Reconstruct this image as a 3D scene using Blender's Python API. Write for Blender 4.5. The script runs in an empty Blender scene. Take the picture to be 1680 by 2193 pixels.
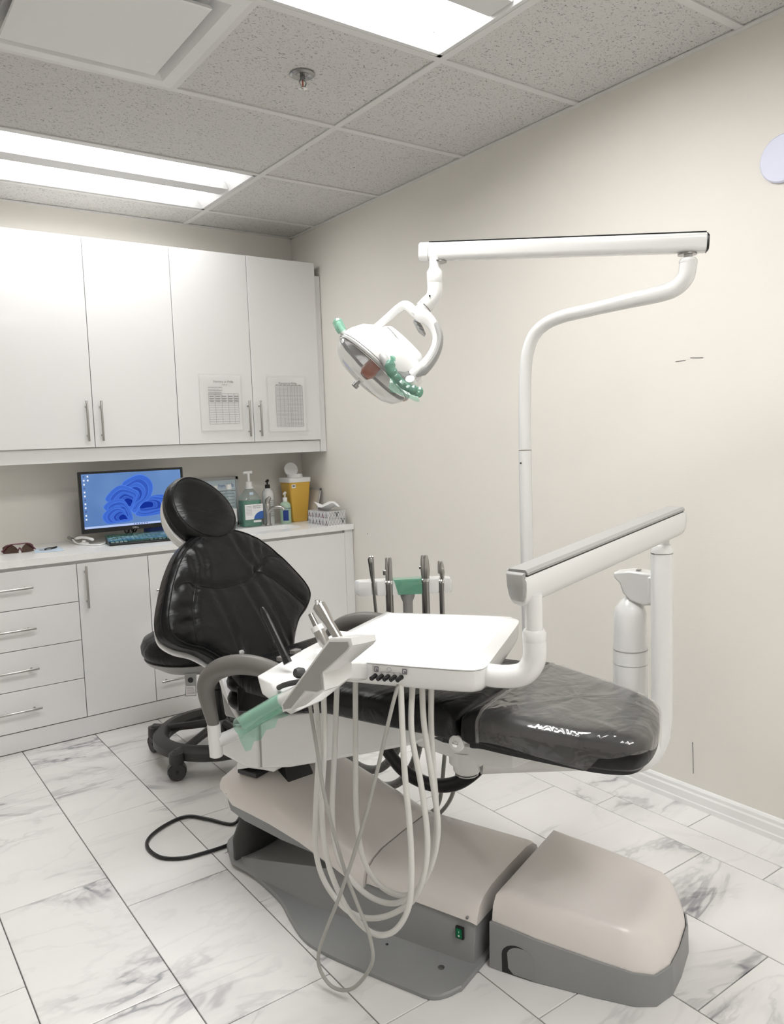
import bpy, bmesh, math, random
import numpy as np
from mathutils import Vector, Matrix
random.seed(7)
scene = bpy.context.scene
COL = scene.collection

# ------------------------------------------------------------------ camera
CAM = np.array([-2.540384, -4.541152, 1.415344])
FW = np.array([0.58026609, 0.80886066, -0.09505626])
RT = np.array([0.81018678, -0.58519421, -0.03383952])
UP = np.array([0.08299784, 0.0573774, 0.99489657])
cd = bpy.data.cameras.new('camera')
cam = bpy.data.objects.new('camera', cd)
COL.objects.link(cam)
cd.sensor_fit = 'HORIZONTAL'; cd.sensor_width = 36.0
cd.lens = 36.0*1686.765/1680.0
cd.clip_start = 0.02
cam.matrix_world = Matrix(((RT[0], UP[0], -FW[0], CAM[0]), (RT[1], UP[1], -FW[1], CAM[1]),
                           (RT[2], UP[2], -FW[2], CAM[2]), (0, 0, 0, 1)))
scene.camera = cam

# ------------------------------------------------------------------ world, exposure
w = bpy.data.worlds.new('world'); scene.world = w; w.use_nodes = True
w.node_tree.nodes['Background'].inputs[0].default_value = (0.85, 0.9, 1.0, 1)
w.node_tree.nodes['Background'].inputs[1].default_value = 0.3
scene.view_settings.view_transform = 'Standard'
scene.view_settings.look = 'None'
scene.view_settings.gamma = 1.0
scene.view_settings.use_curve_mapping = False
scene.view_settings.exposure = 0.48
LAMP = 17.0

# ------------------------------------------------------------------ materials
def newmat(name):
    m = bpy.data.materials.new(name); m.use_nodes = True
    return m, m.node_tree.nodes, m.node_tree.links, m.node_tree.nodes['Principled BSDF']

def pmat(name, col, rough=0.5, metal=0.0, coat=0.0, noise=0.0, nscale=30, bump=0.0, bscale=200, trans=0.0, ior=1.45, spec=0.5, emit=None, estr=0):
    m, N, L, P = newmat(name)
    P.inputs['Base Color'].default_value = (*col, 1)
    P.inputs['Roughness'].default_value = rough
    P.inputs['Metallic'].default_value = metal
    P.inputs['Coat Weight'].default_value = coat
    P.inputs['Coat Roughness'].default_value = 0.05
    P.inputs['Transmission Weight'].default_value = trans
    P.inputs['IOR'].default_value = ior
    P.inputs['Specular IOR Level'].default_value = spec
    if emit:
        P.inputs['Emission Color'].default_value = (*emit, 1)
        P.inputs['Emission Strength'].default_value = estr
    tc = N.new('ShaderNodeTexCoord')
    nz = N.new('ShaderNodeTexNoise'); nz.inputs['Scale'].default_value = nscale; nz.inputs['Detail'].default_value = 4
    L.new(tc.outputs['Object'], nz.inputs['Vector'])
    mx = N.new('ShaderNodeMix'); mx.data_type = 'RGBA'
    mx.inputs[6].default_value = (*[c*(1-noise) for c in col], 1)
    mx.inputs[7].default_value = (*[min(1, c*(1+noise)) for c in col], 1)
    L.new(nz.outputs['Fac'], mx.inputs[0]); L.new(mx.outputs[2], P.inputs['Base Color'])
    if bump:
        nb = N.new('ShaderNodeTexNoise'); nb.inputs['Scale'].default_value = bscale; nb.inputs['Detail'].default_value = 3
        L.new(tc.outputs['Object'], nb.inputs['Vector'])
        b = N.new('ShaderNodeBump'); b.inputs['Strength'].default_value = bump; b.inputs['Distance'].default_value = 0.002
        L.new(nb.outputs['Fac'], b.inputs['Height']); L.new(b.outputs['Normal'], P.inputs['Normal'])
    return m

M = {}
M['wall'] = pmat('wall_paint', (0.775, 0.745, 0.69), 0.6, noise=0.02, nscale=3, bump=0.15, bscale=160)
M['trim'] = pmat('white_trim', (0.86, 0.86, 0.85), 0.3)
M['lacquer'] = pmat('white_gloss_lacquer', (0.80, 0.80, 0.795), 0.13, coat=0.5, bump=0.02, bscale=8)
M['carcass'] = pmat('white_board', (0.75, 0.75, 0.74), 0.45)
M['quartz'] = pmat('white_quartz', (0.86, 0.86, 0.85), 0.22, noise=0.03, nscale=60)
M['grout'] = pmat('grey_grout', (0.30, 0.295, 0.285), 0.8)
M['steel'] = pmat('brushed_steel', (0.44, 0.43, 0.415), 0.3, metal=1.0)
M['chrome'] = pmat('chrome', (0.8, 0.8, 0.8), 0.08, metal=1.0)
M['dsteel'] = pmat('dark_steel', (0.36, 0.355, 0.35), 0.25, metal=1.0)
M['uw'] = pmat('white_enamel', (0.77, 0.77, 0.76), 0.22, coat=0.25)
M['ivory'] = pmat('ivory_plastic', (0.74, 0.70, 0.67), 0.32, noise=0.02, nscale=5, coat=0.15)
M['grey'] = pmat('grey_plastic', (0.27, 0.275, 0.275), 0.42, noise=0.03, nscale=400, bump=0.15, bscale=500)
M['wgrey'] = pmat('warm_grey_plastic', (0.165, 0.155, 0.145), 0.38)
M['lgrey'] = pmat('light_grey_plastic', (0.36, 0.36, 0.35), 0.3)
M['hose'] = pmat('light_grey_hose', (0.66, 0.65, 0.62), 0.35)
M['hose2'] = pmat('grey_hose', (0.38, 0.375, 0.35), 0.4)
M['hose3'] = pmat('dark_grey_hose', (0.22, 0.22, 0.21), 0.45)
M['black'] = pmat('black_plastic', (0.012, 0.012, 0.013), 0.3)
M['rubber'] = pmat('dark_rubber', (0.045, 0.045, 0.044), 0.5)
M['stool'] = pmat('charcoal_nylon', (0.042, 0.041, 0.039), 0.42, bump=0.1, bscale=300)
M['white'] = pmat('white_plastic', (0.82, 0.82, 0.81), 0.35)
M['papery'] = pmat('paper', (0.86, 0.86, 0.86), 0.5)
M['ink'] = pmat('grey_ink', (0.16, 0.16, 0.17), 0.7)
M['lgink'] = pmat('pale_ink', (0.26, 0.26, 0.27), 0.7)
M['tile_grid'] = pmat('grid_metal', (0.70, 0.69, 0.675), 0.5)
M['fixture'] = pmat('fixture_metal', (0.66, 0.66, 0.66), 0.35)
M['diffuser_m'] = pmat('vent_white', (0.76, 0.76, 0.755), 0.5)
M['yellow'] = pmat('yellow_plastic', (0.70, 0.43, 0.075), 0.38)
M['greenliq'] = pmat('green_liquid', (0.02, 0.22, 0.13), 0.15, coat=0.5)
M['palegreen'] = pmat('pale_green_bottle', (0.42, 0.58, 0.44), 0.25, coat=0.3)
M['blue'] = pmat('blue_label', (0.02, 0.05, 0.25), 0.4)
M['blue2'] = pmat('mid_blue_label', (0.04, 0.13, 0.42), 0.4)
M['brownlens'] = pmat('brown_lens', (0.05, 0.02, 0.012), 0.1, coat=0.5)
M['bluepaper'] = pmat('pale_blue_card', (0.55, 0.66, 0.78), 0.6)
M['orange'] = pmat('orange_plastic', (0.38, 0.07, 0.02), 0.25)
M['mirror'] = pmat('reflector', (0.85, 0.85, 0.86), 0.12, metal=0.9)
M['sign'] = pmat('sign_face', (0.62, 0.72, 0.78), 0.3)
M['swgreen'] = pmat('green_switch', (0.0, 0.16, 0.06), 0.3)
M['silver'] = pmat('silver_card', (0.48, 0.48, 0.48), 0.3)
M['maroon'] = pmat('maroon_card', (0.12, 0.03, 0.05), 0.4)
M['disc'] = pmat('cool_white_plastic', (0.66, 0.68, 0.82), 0.4)
M['keys'] = pmat('film_covered_keys', (0.03, 0.10, 0.075), 0.15, coat=0.4)
M['glassy'] = pmat('brown_photo_frame', (0.62, 0.58, 0.5), 0.3)

def leather():
    m, N, L, P = newmat('black_leather')
    P.inputs['Base Color'].default_value = (0.0025, 0.0025, 0.003, 1)
    P.inputs['Roughness'].default_value = 0.33
    P.inputs['Specular IOR Level'].default_value = 0.30
    tc = N.new('ShaderNodeTexCoord')
    a = N.new('ShaderNodeTexNoise'); a.inputs['Scale'].default_value = 9; a.inputs['Detail'].default_value = 3; a.inputs['Distortion'].default_value = 0.6
    mp = N.new('ShaderNodeMapping'); mp.inputs['Scale'].default_value = (0.5, 1.6, 1.0)
    L.new(tc.outputs['Object'], mp.inputs[0]); L.new(mp.outputs[0], a.inputs['Vector'])
    c = N.new('ShaderNodeTexNoise'); c.inputs['Scale'].default_value = 420
    L.new(tc.outputs['Object'], c.inputs['Vector'])
    b1 = N.new('ShaderNodeBump'); b1.inputs['Strength'].default_value = 0.75; b1.inputs['Distance'].default_value = 0.012
    b2 = N.new('ShaderNodeBump'); b2.inputs['Strength'].default_value = 0.18; b2.inputs['Distance'].default_value = 0.001
    L.new(a.outputs['Fac'], b1.inputs['Height']); L.new(c.outputs['Fac'], b2.inputs['Height'])
    L.new(b1.outputs['Normal'], b2.inputs['Normal']); L.new(b2.outputs['Normal'], P.inputs['Normal'])
    return m
M['leather'] = leather()

def marble():
    m, N, L, P = newmat('marble_floor_tile')
    P.inputs['Roughness'].default_value = 0.24
    tc = N.new('ShaderNodeTexCoord'); oi = N.new('ShaderNodeObjectInfo')
    off = N.new('ShaderNodeVectorMath'); off.operation = 'MULTIPLY_ADD'
    cx = N.new('ShaderNodeCombineXYZ')
    mlt = N.new('ShaderNodeMath'); mlt.operation = 'MULTIPLY'; mlt.inputs[1].default_value = 37.0
    mlt2 = N.new('ShaderNodeMath'); mlt2.operation = 'MULTIPLY'; mlt2.inputs[1].default_value = 91.0
    L.new(oi.outputs['Random'], mlt.inputs[0]); L.new(oi.outputs['Random'], mlt2.inputs[0])
    L.new(mlt.outputs[0], cx.inputs[0]); L.new(mlt2.outputs[0], cx.inputs[1])
    ad = N.new('ShaderNodeVectorMath'); ad.operation = 'ADD'
    rot = N.new('ShaderNodeMapping'); rot.inputs['Rotation'].default_value = (0, 0, math.radians(35)); rot.inputs['Scale'].default_value = (0.9, 1.9, 1.0)
    L.new(tc.outputs['Object'], rot.inputs[0])
    L.new(rot.outputs[0], ad.inputs[0]); L.new(cx.outputs[0], ad.inputs[1])
    # distort
    n0 = N.new('ShaderNodeTexNoise'); n0.inputs['Scale'].default_value = 3.0; n0.inputs['Detail'].default_value = 6; n0.inputs['Roughness'].default_value = 0.6
    L.new(ad.outputs[0], n0.inputs['Vector'])
    def vein(scale, width, dist):
        n = N.new('ShaderNodeTexNoise'); n.inputs['Scale'].default_value = scale; n.inputs['Detail'].default_value = 5
        n.inputs['Roughness'].default_value = 0.55; n.inputs['Distortion'].default_value = dist
        L.new(ad.outputs[0], n.inputs['Vector'])
        s = N.new('ShaderNodeMath'); s.operation = 'SUBTRACT'; s.inputs[1].default_value = 0.5; L.new(n.outputs['Fac'], s.inputs[0])
        a = N.new('ShaderNodeMath'); a.operation = 'ABSOLUTE'; L.new(s.outputs[0], a.inputs[0])
        r = N.new('ShaderNodeMapRange'); r.inputs[1].default_value = 0.0; r.inputs[2].default_value = width
        r.inputs[3].default_value = 1.0; r.inputs[4].default_value = 0.0; r.interpolation_type = 'SMOOTHSTEP'
        L.new(a.outputs[0], r.inputs[0]); return r.outputs[0]
    v1 = vein(1.25, 0.022, 0.8); v2 = vein(2.6, 0.03, 0.5); v3 = vein(1.25, 0.085, 0.8)
    # mask so veins only show in some parts
    mk = N.new('ShaderNodeTexNoise'); mk.inputs['Scale'].default_value = 1.5; mk.inputs['Detail'].default_value = 1
    L.new(ad.outputs[0], mk.inputs['Vector'])
    mr = N.new('ShaderNodeMapRange'); mr.inputs[1].default_value = 0.50; mr.inputs[2].default_value = 0.66
    L.new(mk.outputs['Fac'], mr.inputs[0])
    def mul(a, b, k=None):
        q = N.new('ShaderNodeMath'); q.operation = 'MULTIPLY'; L.new(a, q.inputs[0])
        if k is None: L.new(b, q.inputs[1])
        else: q.inputs[1].default_value = k
        return q.outputs[0]
    def add(a, b):
        q = N.new('ShaderNodeMath'); q.operation = 'ADD'; L.new(a, q.inputs[0]); L.new(b, q.inputs[1]); q.use_clamp = True
        return q.outputs[0]
    tot = add(mul(mul(v1, mr.outputs[0]), None, 0.42), mul(mul(v3, mr.outputs[0]), None, 0.24))
    tot = add(tot, mul(mul(v2, mr.outputs[0]), None, 0.22))
    tot = add(tot, mul(v1, None, 0.07))
    cl = N.new('ShaderNodeMapRange'); cl.inputs[1].default_value = 0.3; cl.inputs[2].default_value = 0.8; cl.inputs[3].default_value = 0.0; cl.inputs[4].default_value = 0.06
    L.new(n0.outputs['Fac'], cl.inputs[0])
    tot = add(tot, cl.outputs[0])
    mx = N.new('ShaderNodeMix'); mx.data_type = 'RGBA'
    mx.inputs[6].default_value = (0.82, 0.81, 0.795, 1); mx.inputs[7].default_value = (0.22, 0.22, 0.245, 1)
    L.new(tot, mx.inputs[0]); L.new(mx.outputs[2], P.inputs['Base Color'])
    return m
M['marble'] = marble()

def ceiltile():
    m, N, L, P = newmat('fissured_ceiling_tile')
    P.inputs['Roughness'].default_value = 0.9
    tc = N.new('ShaderNodeTexCoord'); mp = N.new('ShaderNodeMapping'); mp.inputs['Scale'].default_value = (1, 1.3, 1)
    L.new(tc.outputs['Object'], mp.inputs[0])
    nz = N.new('ShaderNodeTexNoise'); nz.inputs['Scale'].default_value = 120; nz.inputs['Detail'].default_value = 2.5; nz.inputs['Distortion'].default_value = 0.8
    L.new(mp.outputs[0], nz.inputs['Vector'])
    r = N.new('ShaderNodeMapRange'); r.inputs[1].default_value = 0.61; r.inputs[2].default_value = 0.65
    L.new(nz.outputs['Fac'], r.inputs[0])
    n2 = N.new('ShaderNodeTexNoise'); n2.inputs['Scale'].default_value = 260
    L.new(mp.outputs[0], n2.inputs['Vector'])
    r2 = N.new('ShaderNodeMapRange'); r2.inputs[1].default_value = 0.62; r2.inputs[2].default_value = 0.7; r2.inputs[4].default_value = 0.6
    L.new(n2.outputs['Fac'], r2.inputs[0])
    mxx = N.new('ShaderNodeMath'); mxx.operation = 'MAXIMUM'; L.new(r.outputs[0], mxx.inputs[0]); L.new(r2.outputs[0], mxx.inputs[1])
    mx = N.new('ShaderNodeMix'); mx.data_type = 'RGBA'
    mx.inputs[6].default_value = (0.64, 0.63, 0.61, 1); mx.inputs[7].default_value = (0.30, 0.29, 0.28, 1)
    L.new(mxx.outputs[0], mx.inputs[0]); L.new(mx.outputs[2], P.inputs['Base Color'])
    b = N.new('ShaderNodeBump'); b.inputs['Strength'].default_value = 0.5; b.inputs['Distance'].default_value = 0.003; b.invert = True
    L.new(mxx.outputs[0], b.inputs['Height']); L.new(b.outputs['Normal'], P.inputs['Normal'])
    return m
M['ceil'] = ceiltile()

def emit(name, col, s):
    m = bpy.data.materials.new(name); m.use_nodes = True; N = m.node_tree.nodes; N.clear()
    e = N.new('ShaderNodeEmission'); o = N.new('ShaderNodeOutputMaterial')
    e.inputs[0].default_value = (*col, 1); e.inputs[1].default_value = s
    m.node_tree.links.new(e.outputs[0], o.inputs[0]); return m
M['lamp'] = emit('fluorescent_diffuser', (1.0, 0.995, 0.985), LAMP)
M['lamp_dim'] = emit('dimmed_fluorescent_diffuser', (1.0, 0.995, 0.985), LAMP*0.46)  # same tubes, emission turned down so the cabinet doors don't wash out
M['taskbar'] = emit('screen_taskbar', (0.42, 0.52, 0.80), 0.8)
M['icon'] = emit('screen_icons', (0.8, 0.85, 0.95), 0.7)
M['icond'] = emit('screen_icons_dark', (0.1, 0.13, 0.3), 0.7)

def ribbon_mats():
    out = []
    for i in range(6):
        t = i/5
        out.append(emit('screen_ribbon_%d' % i, (0.008+0.075*t, 0.03+0.19*t, 0.30+0.52*t), 0.72))
    return out
RIB = ribbon_mats()
def screenmat():
    m = bpy.data.materials.new('lit_screen'); m.use_nodes = True; N = m.node_tree.nodes; L = m.node_tree.links; N.clear()
    e = N.new('ShaderNodeEmission'); o = N.new('ShaderNodeOutputMaterial'); L.new(e.outputs[0], o.inputs[0])
    tc = N.new('ShaderNodeTexCoord'); nz = N.new('ShaderNodeTexNoise'); nz.inputs['Scale'].default_value = 3
    L.new(tc.outputs['Object'], nz.inputs['Vector'])
    r = N.new('ShaderNodeValToRGB'); r.color_ramp.elements[0].color = (0.09, 0.19, 0.44, 1); r.color_ramp.elements[1].color = (0.17, 0.30, 0.58, 1)
    r.color_ramp.elements[0].position = 0.3; r.color_ramp.elements[1].position = 0.7
    L.new(nz.outputs['Fac'], r.inputs[0]); L.new(r.outputs[0], e.inputs[0]); e.inputs[1].default_value = 0.72
    return m
M['screen'] = screenmat()

def film(name, tint, diffuse, tfac, rough=0.05, bump=0.0):
    """thin clear or tinted plastic film: see-through with glossy reflections and a little haze"""
    m = bpy.data.materials.new(name); m.use_nodes = True; N = m.node_tree.nodes; L = m.node_tree.links; N.clear()
    o = N.new('ShaderNodeOutputMaterial')
    t = N.new('ShaderNodeBsdfTransparent'); t.inputs[0].default_value = (*tint, 1)
    d = N.new('ShaderNodeBsdfDiffuse'); d.inputs[0].default_value = (*diffuse, 1)
    g = N.new('ShaderNodeBsdfGlossy'); g.inputs['Roughness'].default_value = rough; g.inputs[0].default_value = (1, 1, 1, 1)
    m1 = N.new('ShaderNodeMixShader'); m1.inputs[0].default_value = tfac
    L.new(t.outputs[0], m1.inputs[1]); L.new(d.outputs[0], m1.inputs[2])
    f = N.new('ShaderNodeLayerWeight'); f.inputs[0].default_value = 0.5
    pw = N.new('ShaderNodeMath'); pw.operation = 'POWER'; pw.inputs[1].default_value = 4.0; L.new(f.outputs['Facing'], pw.inputs[0])
    fr = N.new('ShaderNodeMapRange'); fr.inputs[3].default_value = 0.05; fr.inputs[4].default_value = 0.9; L.new(pw.outputs[0], fr.inputs[0])
    m2 = N.new('ShaderNodeMixShader'); L.new(fr.outputs[0], m2.inputs[0]); L.new(m1.outputs[0], m2.inputs[1]); L.new(g.outputs[0], m2.inputs[2])
    L.new(m2.outputs[0], o.inputs[0])
    if bump:
        tc = N.new('ShaderNodeTexCoord'); nz = N.new('ShaderNodeTexNoise'); nz.inputs['Scale'].default_value = 11; nz.inputs['Distortion'].default_value = 1.0
        L.new(tc.outputs['Object'], nz.inputs['Vector'])
        b = N.new('ShaderNodeBump'); b.inputs['Strength'].default_value = bump; b.inputs['Distance'].default_value = 0.01
        L.new(nz.outputs['Fac'], b.inputs['Height']); L.new(b.outputs['Normal'], g.inputs['Normal']); L.new(b.outputs['Normal'], f.inputs['Normal'])
    return m
M['vinyl'] = film('clear_vinyl', (0.92, 0.92, 0.92), (0.55, 0.54, 0.53), 0.09, 0.06, 0.8)
M['gfilm'] = film('green_film', (0.60, 0.84, 0.74), (0.36, 0.62, 0.50), 0.28, 0.08, 0.5)
M['gfilm2'] = film('dark_green_film', (0.50, 0.72, 0.62), (0.19, 0.40, 0.31), 0.34, 0.08, 0.5)
M['kfilm'] = film('keyboard_green_film', (0.45, 0.72, 0.62), (0.12, 0.36, 0.27), 0.16, 0.1, 0.5)
M['clearp'] = film('clear_plastic', (0.88, 0.93, 0.93), (0.6, 0.68, 0.68), 0.13, 0.1)
M['lens'] = film('clear_lamp_cover', (0.93, 0.94, 0.94), (0.7, 0.7, 0.7), 0.10, 0.03)
M['sleeve'] = film('clear_sleeve', (1.0, 1.0, 1.0), (0.9, 0.9, 0.9), 0.03, 0.15)

# ------------------------------------------------------------------ geometry helpers
O0 = np.array([-1.25, -3.048, 0.0]); DD = np.array([0.34695611, -0.93788137, 0.0]); NN = np.array([0.93788137, 0.34695611, 0.0])
def W(p):
    """dental unit frame (along chair towards foot end, across towards right wall, up) -> world"""
    return tuple(O0 + DD*p[0] + NN*p[1] + np.array([0, 0, p[2]]))
def norm(v):
    v = np.array(v, float); return v/(np.linalg.norm(v)+1e-12)
def crom(pts, sub=8, closed=False):
    P = [np.array(p, float) for p in pts]; n = len(P); out = []
    rng = range(n) if closed else range(n-1)
    for i in rng:
        if closed: p0, p1, p2, p3 = P[(i-1) % n], P[i], P[(i+1) % n], P[(i+2) % n]
        else:
            p1, p2 = P[i], P[i+1]
            p0 = P[i-1] if i > 0 else 2*p1-p2
            p3 = P[i+2] if i+2 < n else 2*p2-p1
        for k in range(sub):
            t = k/sub
            out.append(0.5*((2*p1)+(-p0+p2)*t+(2*p0-5*p1+4*p2-p3)*t*t+(-p0+3*p1-3*p2+p3)*t**3))
    if not closed: out.append(P[-1])
    return out

class B:
    def __init__(s, xf=None):
        s.v = []; s.f = []; s.m = []; s.xf = xf or (lambda p: tuple(p)); s.mi = 0
    def add(s, vs, fs):
        o = len(s.v); s.v += [s.xf(p) for p in vs]
        for f in fs: s.f.append(tuple(i+o for i in f)); s.m.append(s.mi)
    def box(s, lo, hi):
        (a, b, c), (d, e, f) = lo, hi
        s.add([(a, b, c), (d, b, c), (d, e, c), (a, e, c), (a, b, f), (d, b, f), (d, e, f), (a, e, f)],
              [(0, 3, 2, 1), (4, 5, 6, 7), (0, 1, 5, 4), (1, 2, 6, 5), (2, 3, 7, 6), (3, 0, 4, 7)])
        return s
    def loft(s, rings, cap=True, closed=True):
        n = len(rings[0]); vs = [p for r in rings for p in r]; fs = []
        for i in range(len(rings)-1):
            for j in range(n if closed else n-1):
                k = (j+1) % n
                fs.append((i*n+j, i*n+k, (i+1)*n+k, (i+1)*n+j))
        if cap:
            fs.append(tuple(reversed(range(n)))); fs.append(tuple((len(rings)-1)*n+j for j in range(n)))
        s.add(vs, fs); return s
    def tube(s, pts, r, seg=12, cap=True, flat=None):
        """r scalar or list; flat=(scale, axis) squashes the section along axis"""
        P = [np.array(p, float) for p in pts]; n = len(P)
        R = [r]*n if not hasattr(r, '__len__') else list(r)
        t = norm(P[1]-P[0]); a = np.cross(t, [0, 0, 1.0])
        if np.linalg.norm(a) < 1e-3: a = np.cross(t, [0, 1.0, 0])
        a = norm(a); rings = []
        for i in range(n):
            if i == 0: t = norm(P[1]-P[0])
            elif i == n-1: t = norm(P[-1]-P[-2])
            else: t = norm(norm(P[i+1]-P[i])+norm(P[i]-P[i-1]))
            a = norm(a - t*(a@t)); b = np.cross(t, a)
            ring = []
            for k in range(seg):
                q = 2*math.pi*k/seg
                vec = (a*math.cos(q)+b*math.sin(q))*R[i]
                if flat is not None:
                    ax = norm(flat[1]); vec = vec - ax*(vec@ax)*(1-flat[0])
                ring.append(P[i]+vec)
            rings.append(ring)
        return s.loft(rings, cap)
    def lathe(s, o, prof, axis=(0, 0, 1), seg=24, ux=None, sx=1.0):
        """prof: list of (radius, height)"""
        o = np.array(o, float); ax = norm(axis)
        u = norm(np.cross(ax, [0, 1.0, 0.001]) if ux is None else ux); u = norm(u-ax*(u@ax)); v = np.cross(ax, u)
        rings = [[o+ax*h+(u*math.cos(2*math.pi*k/seg)*sx+v*math.sin(2*math.pi*k/seg))*max(r, 1e-4) for k in range(seg)] for r, h in prof]
        return s.loft(rings)
    def prism(s, poly, vec):
        vec = np.array(vec, float); a = [np.array(p, float) for p in poly]
        return s.loft([a, [p+vec for p in a]])
    def obj(s, name, mat, parent=None, smooth=True, bevel=0.0, bseg=2, ang=35, base=None, weld=False):
        me = bpy.data.meshes.new(name)
        if parent is not None: loc = WL(parent)
        else: loc = np.array(base if base is not None else (0, 0, 0), float)
        me.from_pydata([tuple(np.array(p)-loc) for p in s.v], [], s.f)
        mats = mat if isinstance(mat, (list, tuple)) else [mat]
        for m in mats: me.materials.append(m)
        if len(mats) > 1: me.polygons.foreach_set('material_index', s.m)
        bm = bmesh.new(); bm.from_mesh(me)
        if weld: bmesh.ops.remove_doubles(bm, verts=bm.verts, dist=1e-5)
        bmesh.ops.recalc_face_normals(bm, faces=bm.faces); bm.to_mesh(me); bm.free()
        if smooth:
            me.shade_smooth(); me.set_sharp_from_angle(angle=math.radians(ang))
        o = bpy.data.objects.new(name, me); COL.objects.link(o)
        if parent is not None: o.parent = parent
        else: o.location = loc
        if bevel:
            md = o.modifiers.new('bevel', 'BEVEL'); md.width = bevel; md.segments = bseg; md.limit_method = 'ANGLE'; md.angle_limit = math.radians(30)
            md.harden_normals = False
            me.shade_smooth(); me.set_sharp_from_angle(angle=math.radians(75))
        return o
def WL(o):
    l = np.zeros(3)
    while o is not None: l += np.array(o.location); o = o.parent
    return l
def thing(name, label, cat, loc, group=None):
    o = bpy.data.objects.new(name, None); COL.objects.link(o); o.location = loc; o.empty_display_size = 0.05
    o['label'] = label; o['category'] = cat
    if group: o['group'] = group
    return o
def tag(o, label, cat, group=None, kind=None):
    o['label'] = label; o['category'] = cat
    if group: o['group'] = group
    if kind: o['kind'] = kind
    return o
def struct(o): o['kind'] = 'structure'; return o
def text(name, body, size, origin, right, up, mat, parent, depth=0.0002, align='LEFT', xs=1.0, shear=0):
    cu = bpy.data.curves.new(name, 'FONT'); cu.body = body; cu.size = size; cu.extrude = depth/size*0.5*size; cu.align_x = align; cu.resolution_u = 2; cu.shear = shear
    tmp = bpy.data.objects.new('tmp', cu); COL.objects.link(tmp)
    dg = bpy.context.evaluated_depsgraph_get(); me = bpy.data.meshes.new_from_object(tmp.evaluated_get(dg))
    bpy.data.objects.remove(tmp)
    r = norm(right); u = norm(up); n = np.cross(r, u); o = np.array(origin, float) - WL(parent)
    for v in me.vertices:
        c = v.co.copy(); v.co = Vector(o + r*c[0]*xs + u*c[1] + n*c[2])
    me.name = name; me.materials.clear(); me.materials.append(mat)
    ob = bpy.data.objects.new(name, me); COL.objects.link(ob); ob.parent = parent
    return ob
def copytree(src, loc, parent=None, **props):
    c = src.copy(); COL.objects.link(c); c.parent = parent
    if loc is not None: c.location = loc
    for k, v in props.items(): c[k] = v
    for ch in [o for o in list(bpy.data.objects) if o.parent == src]: copytree(ch, None, c)
    return c
def rrect(w, h, r, n=5, cx=0, cy=0):
    pts = []
    for (sx, sy, a0) in ((1, 1, 0), (-1, 1, 90), (-1, -1, 180), (1, -1, 270)):
        for k in range(n+1):
            a = math.radians(a0+90*k/n)
            pts.append((cx+sx*(w/2-r)+r*math.cos(a), cy+sy*(h/2-r)+r*math.sin(a)))
    return pts
def segdist(p, a, b):
    ab = b-a; t = max(0, min(1, ((p-a)@ab)/(ab@ab+1e-12))); return np.linalg.norm(p-a-ab*t)
def polydist(p, poly, closed=True):
    p = np.array(p); n = len(poly); return min(segdist(p, poly[i], poly[(i+1) % n]) for i in range(n if closed else n-1))
def cushion(b, outline, frame, T, edge, thick, seams=(), sw=0.02, sd=0.012, rings=9, centre=None, sub=4, dome=0.0, bulge=0.0, folds=(), fw=.014, fd=.0055):
    """domed pad: outline (u,v) control points; frame=(o,U,V,Wn). top surface at w<=T, side wall down to -thick"""
    ol = [np.array(q) for q in crom(outline, sub, True)]
    c = np.mean(ol, axis=0) if centre is None else np.array(centre)
    o, U, V, Wn = [np.array(q, float) for q in frame]
    rmax = max(np.linalg.norm(q-c) for q in ol)
    SM = [[np.array(q) for q in crom(s_, 6)] for s_ in seams]
    FM = [[np.array(q) for q in crom(s_, 6)] for s_ in folds]
    def f(p):
        d = polydist(p, ol); e = min(d/edge, 1.0)
        w = T*math.sqrt(max(0, 1-(1-e)**2)) + dome*(1-(np.linalg.norm(p-c)/rmax)**2)*e
        for s_ in SM:
            q = polydist(p, s_, False); w -= sd*math.exp(-(q/sw)**2)*min(1, d/edge+0.3)
        for s_ in FM:
            q = polydist(p, s_, False); tt = min(np.linalg.norm(p-s_[0]), np.linalg.norm(p-s_[-1]))
            w -= fd*(math.exp(-(q/fw)**2)-.45*math.exp(-((q-fw*1.7)/fw)**2))*min(1, .35+tt/.05)*min(1, d/edge)
        return w
    R = []
    def pt(p, w): return o+U*p[0]+V*p[1]+Wn*w
    R.append([pt(c+(q-c)*0.96, -thick) for q in ol])
    R.append([pt(q*1.0, -thick+edge*0.2) for q in ol])
    if bulge: R.append([pt(c+(q-c)*(1+bulge), -thick*0.5) for q in ol])
    R.append([pt(q, 0) for q in ol])
    for k in range(1, rings+1):
        s = (1-k/(rings+1))
        s = 1-(1-s)**1.5 if k < rings*0.6 else s
        s = 1-((k/(rings+1))**1.35)
        R.append([pt(c+(q-c)*s, f(c+(q-c)*s)) for q in ol])
    b.loft(R, cap=False)
    n = len(ol); base = len(b.v)-n*len(R)
    b.v.append(b.xf(pt(c, f(c)))); ci = len(b.v)-1; last = base+n*(len(R)-1)
    for j in range(n): b.f.append((last+j, last+(j+1) % n, ci)); b.m.append(b.mi)
    b.v.append(b.xf(pt(c, -thick))); ci = len(b.v)-1
    for j in range(n): b.f.append((base+(j+1) % n, base+j, ci)); b.m.append(b.mi)
    return f, pt, ol, c

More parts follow.
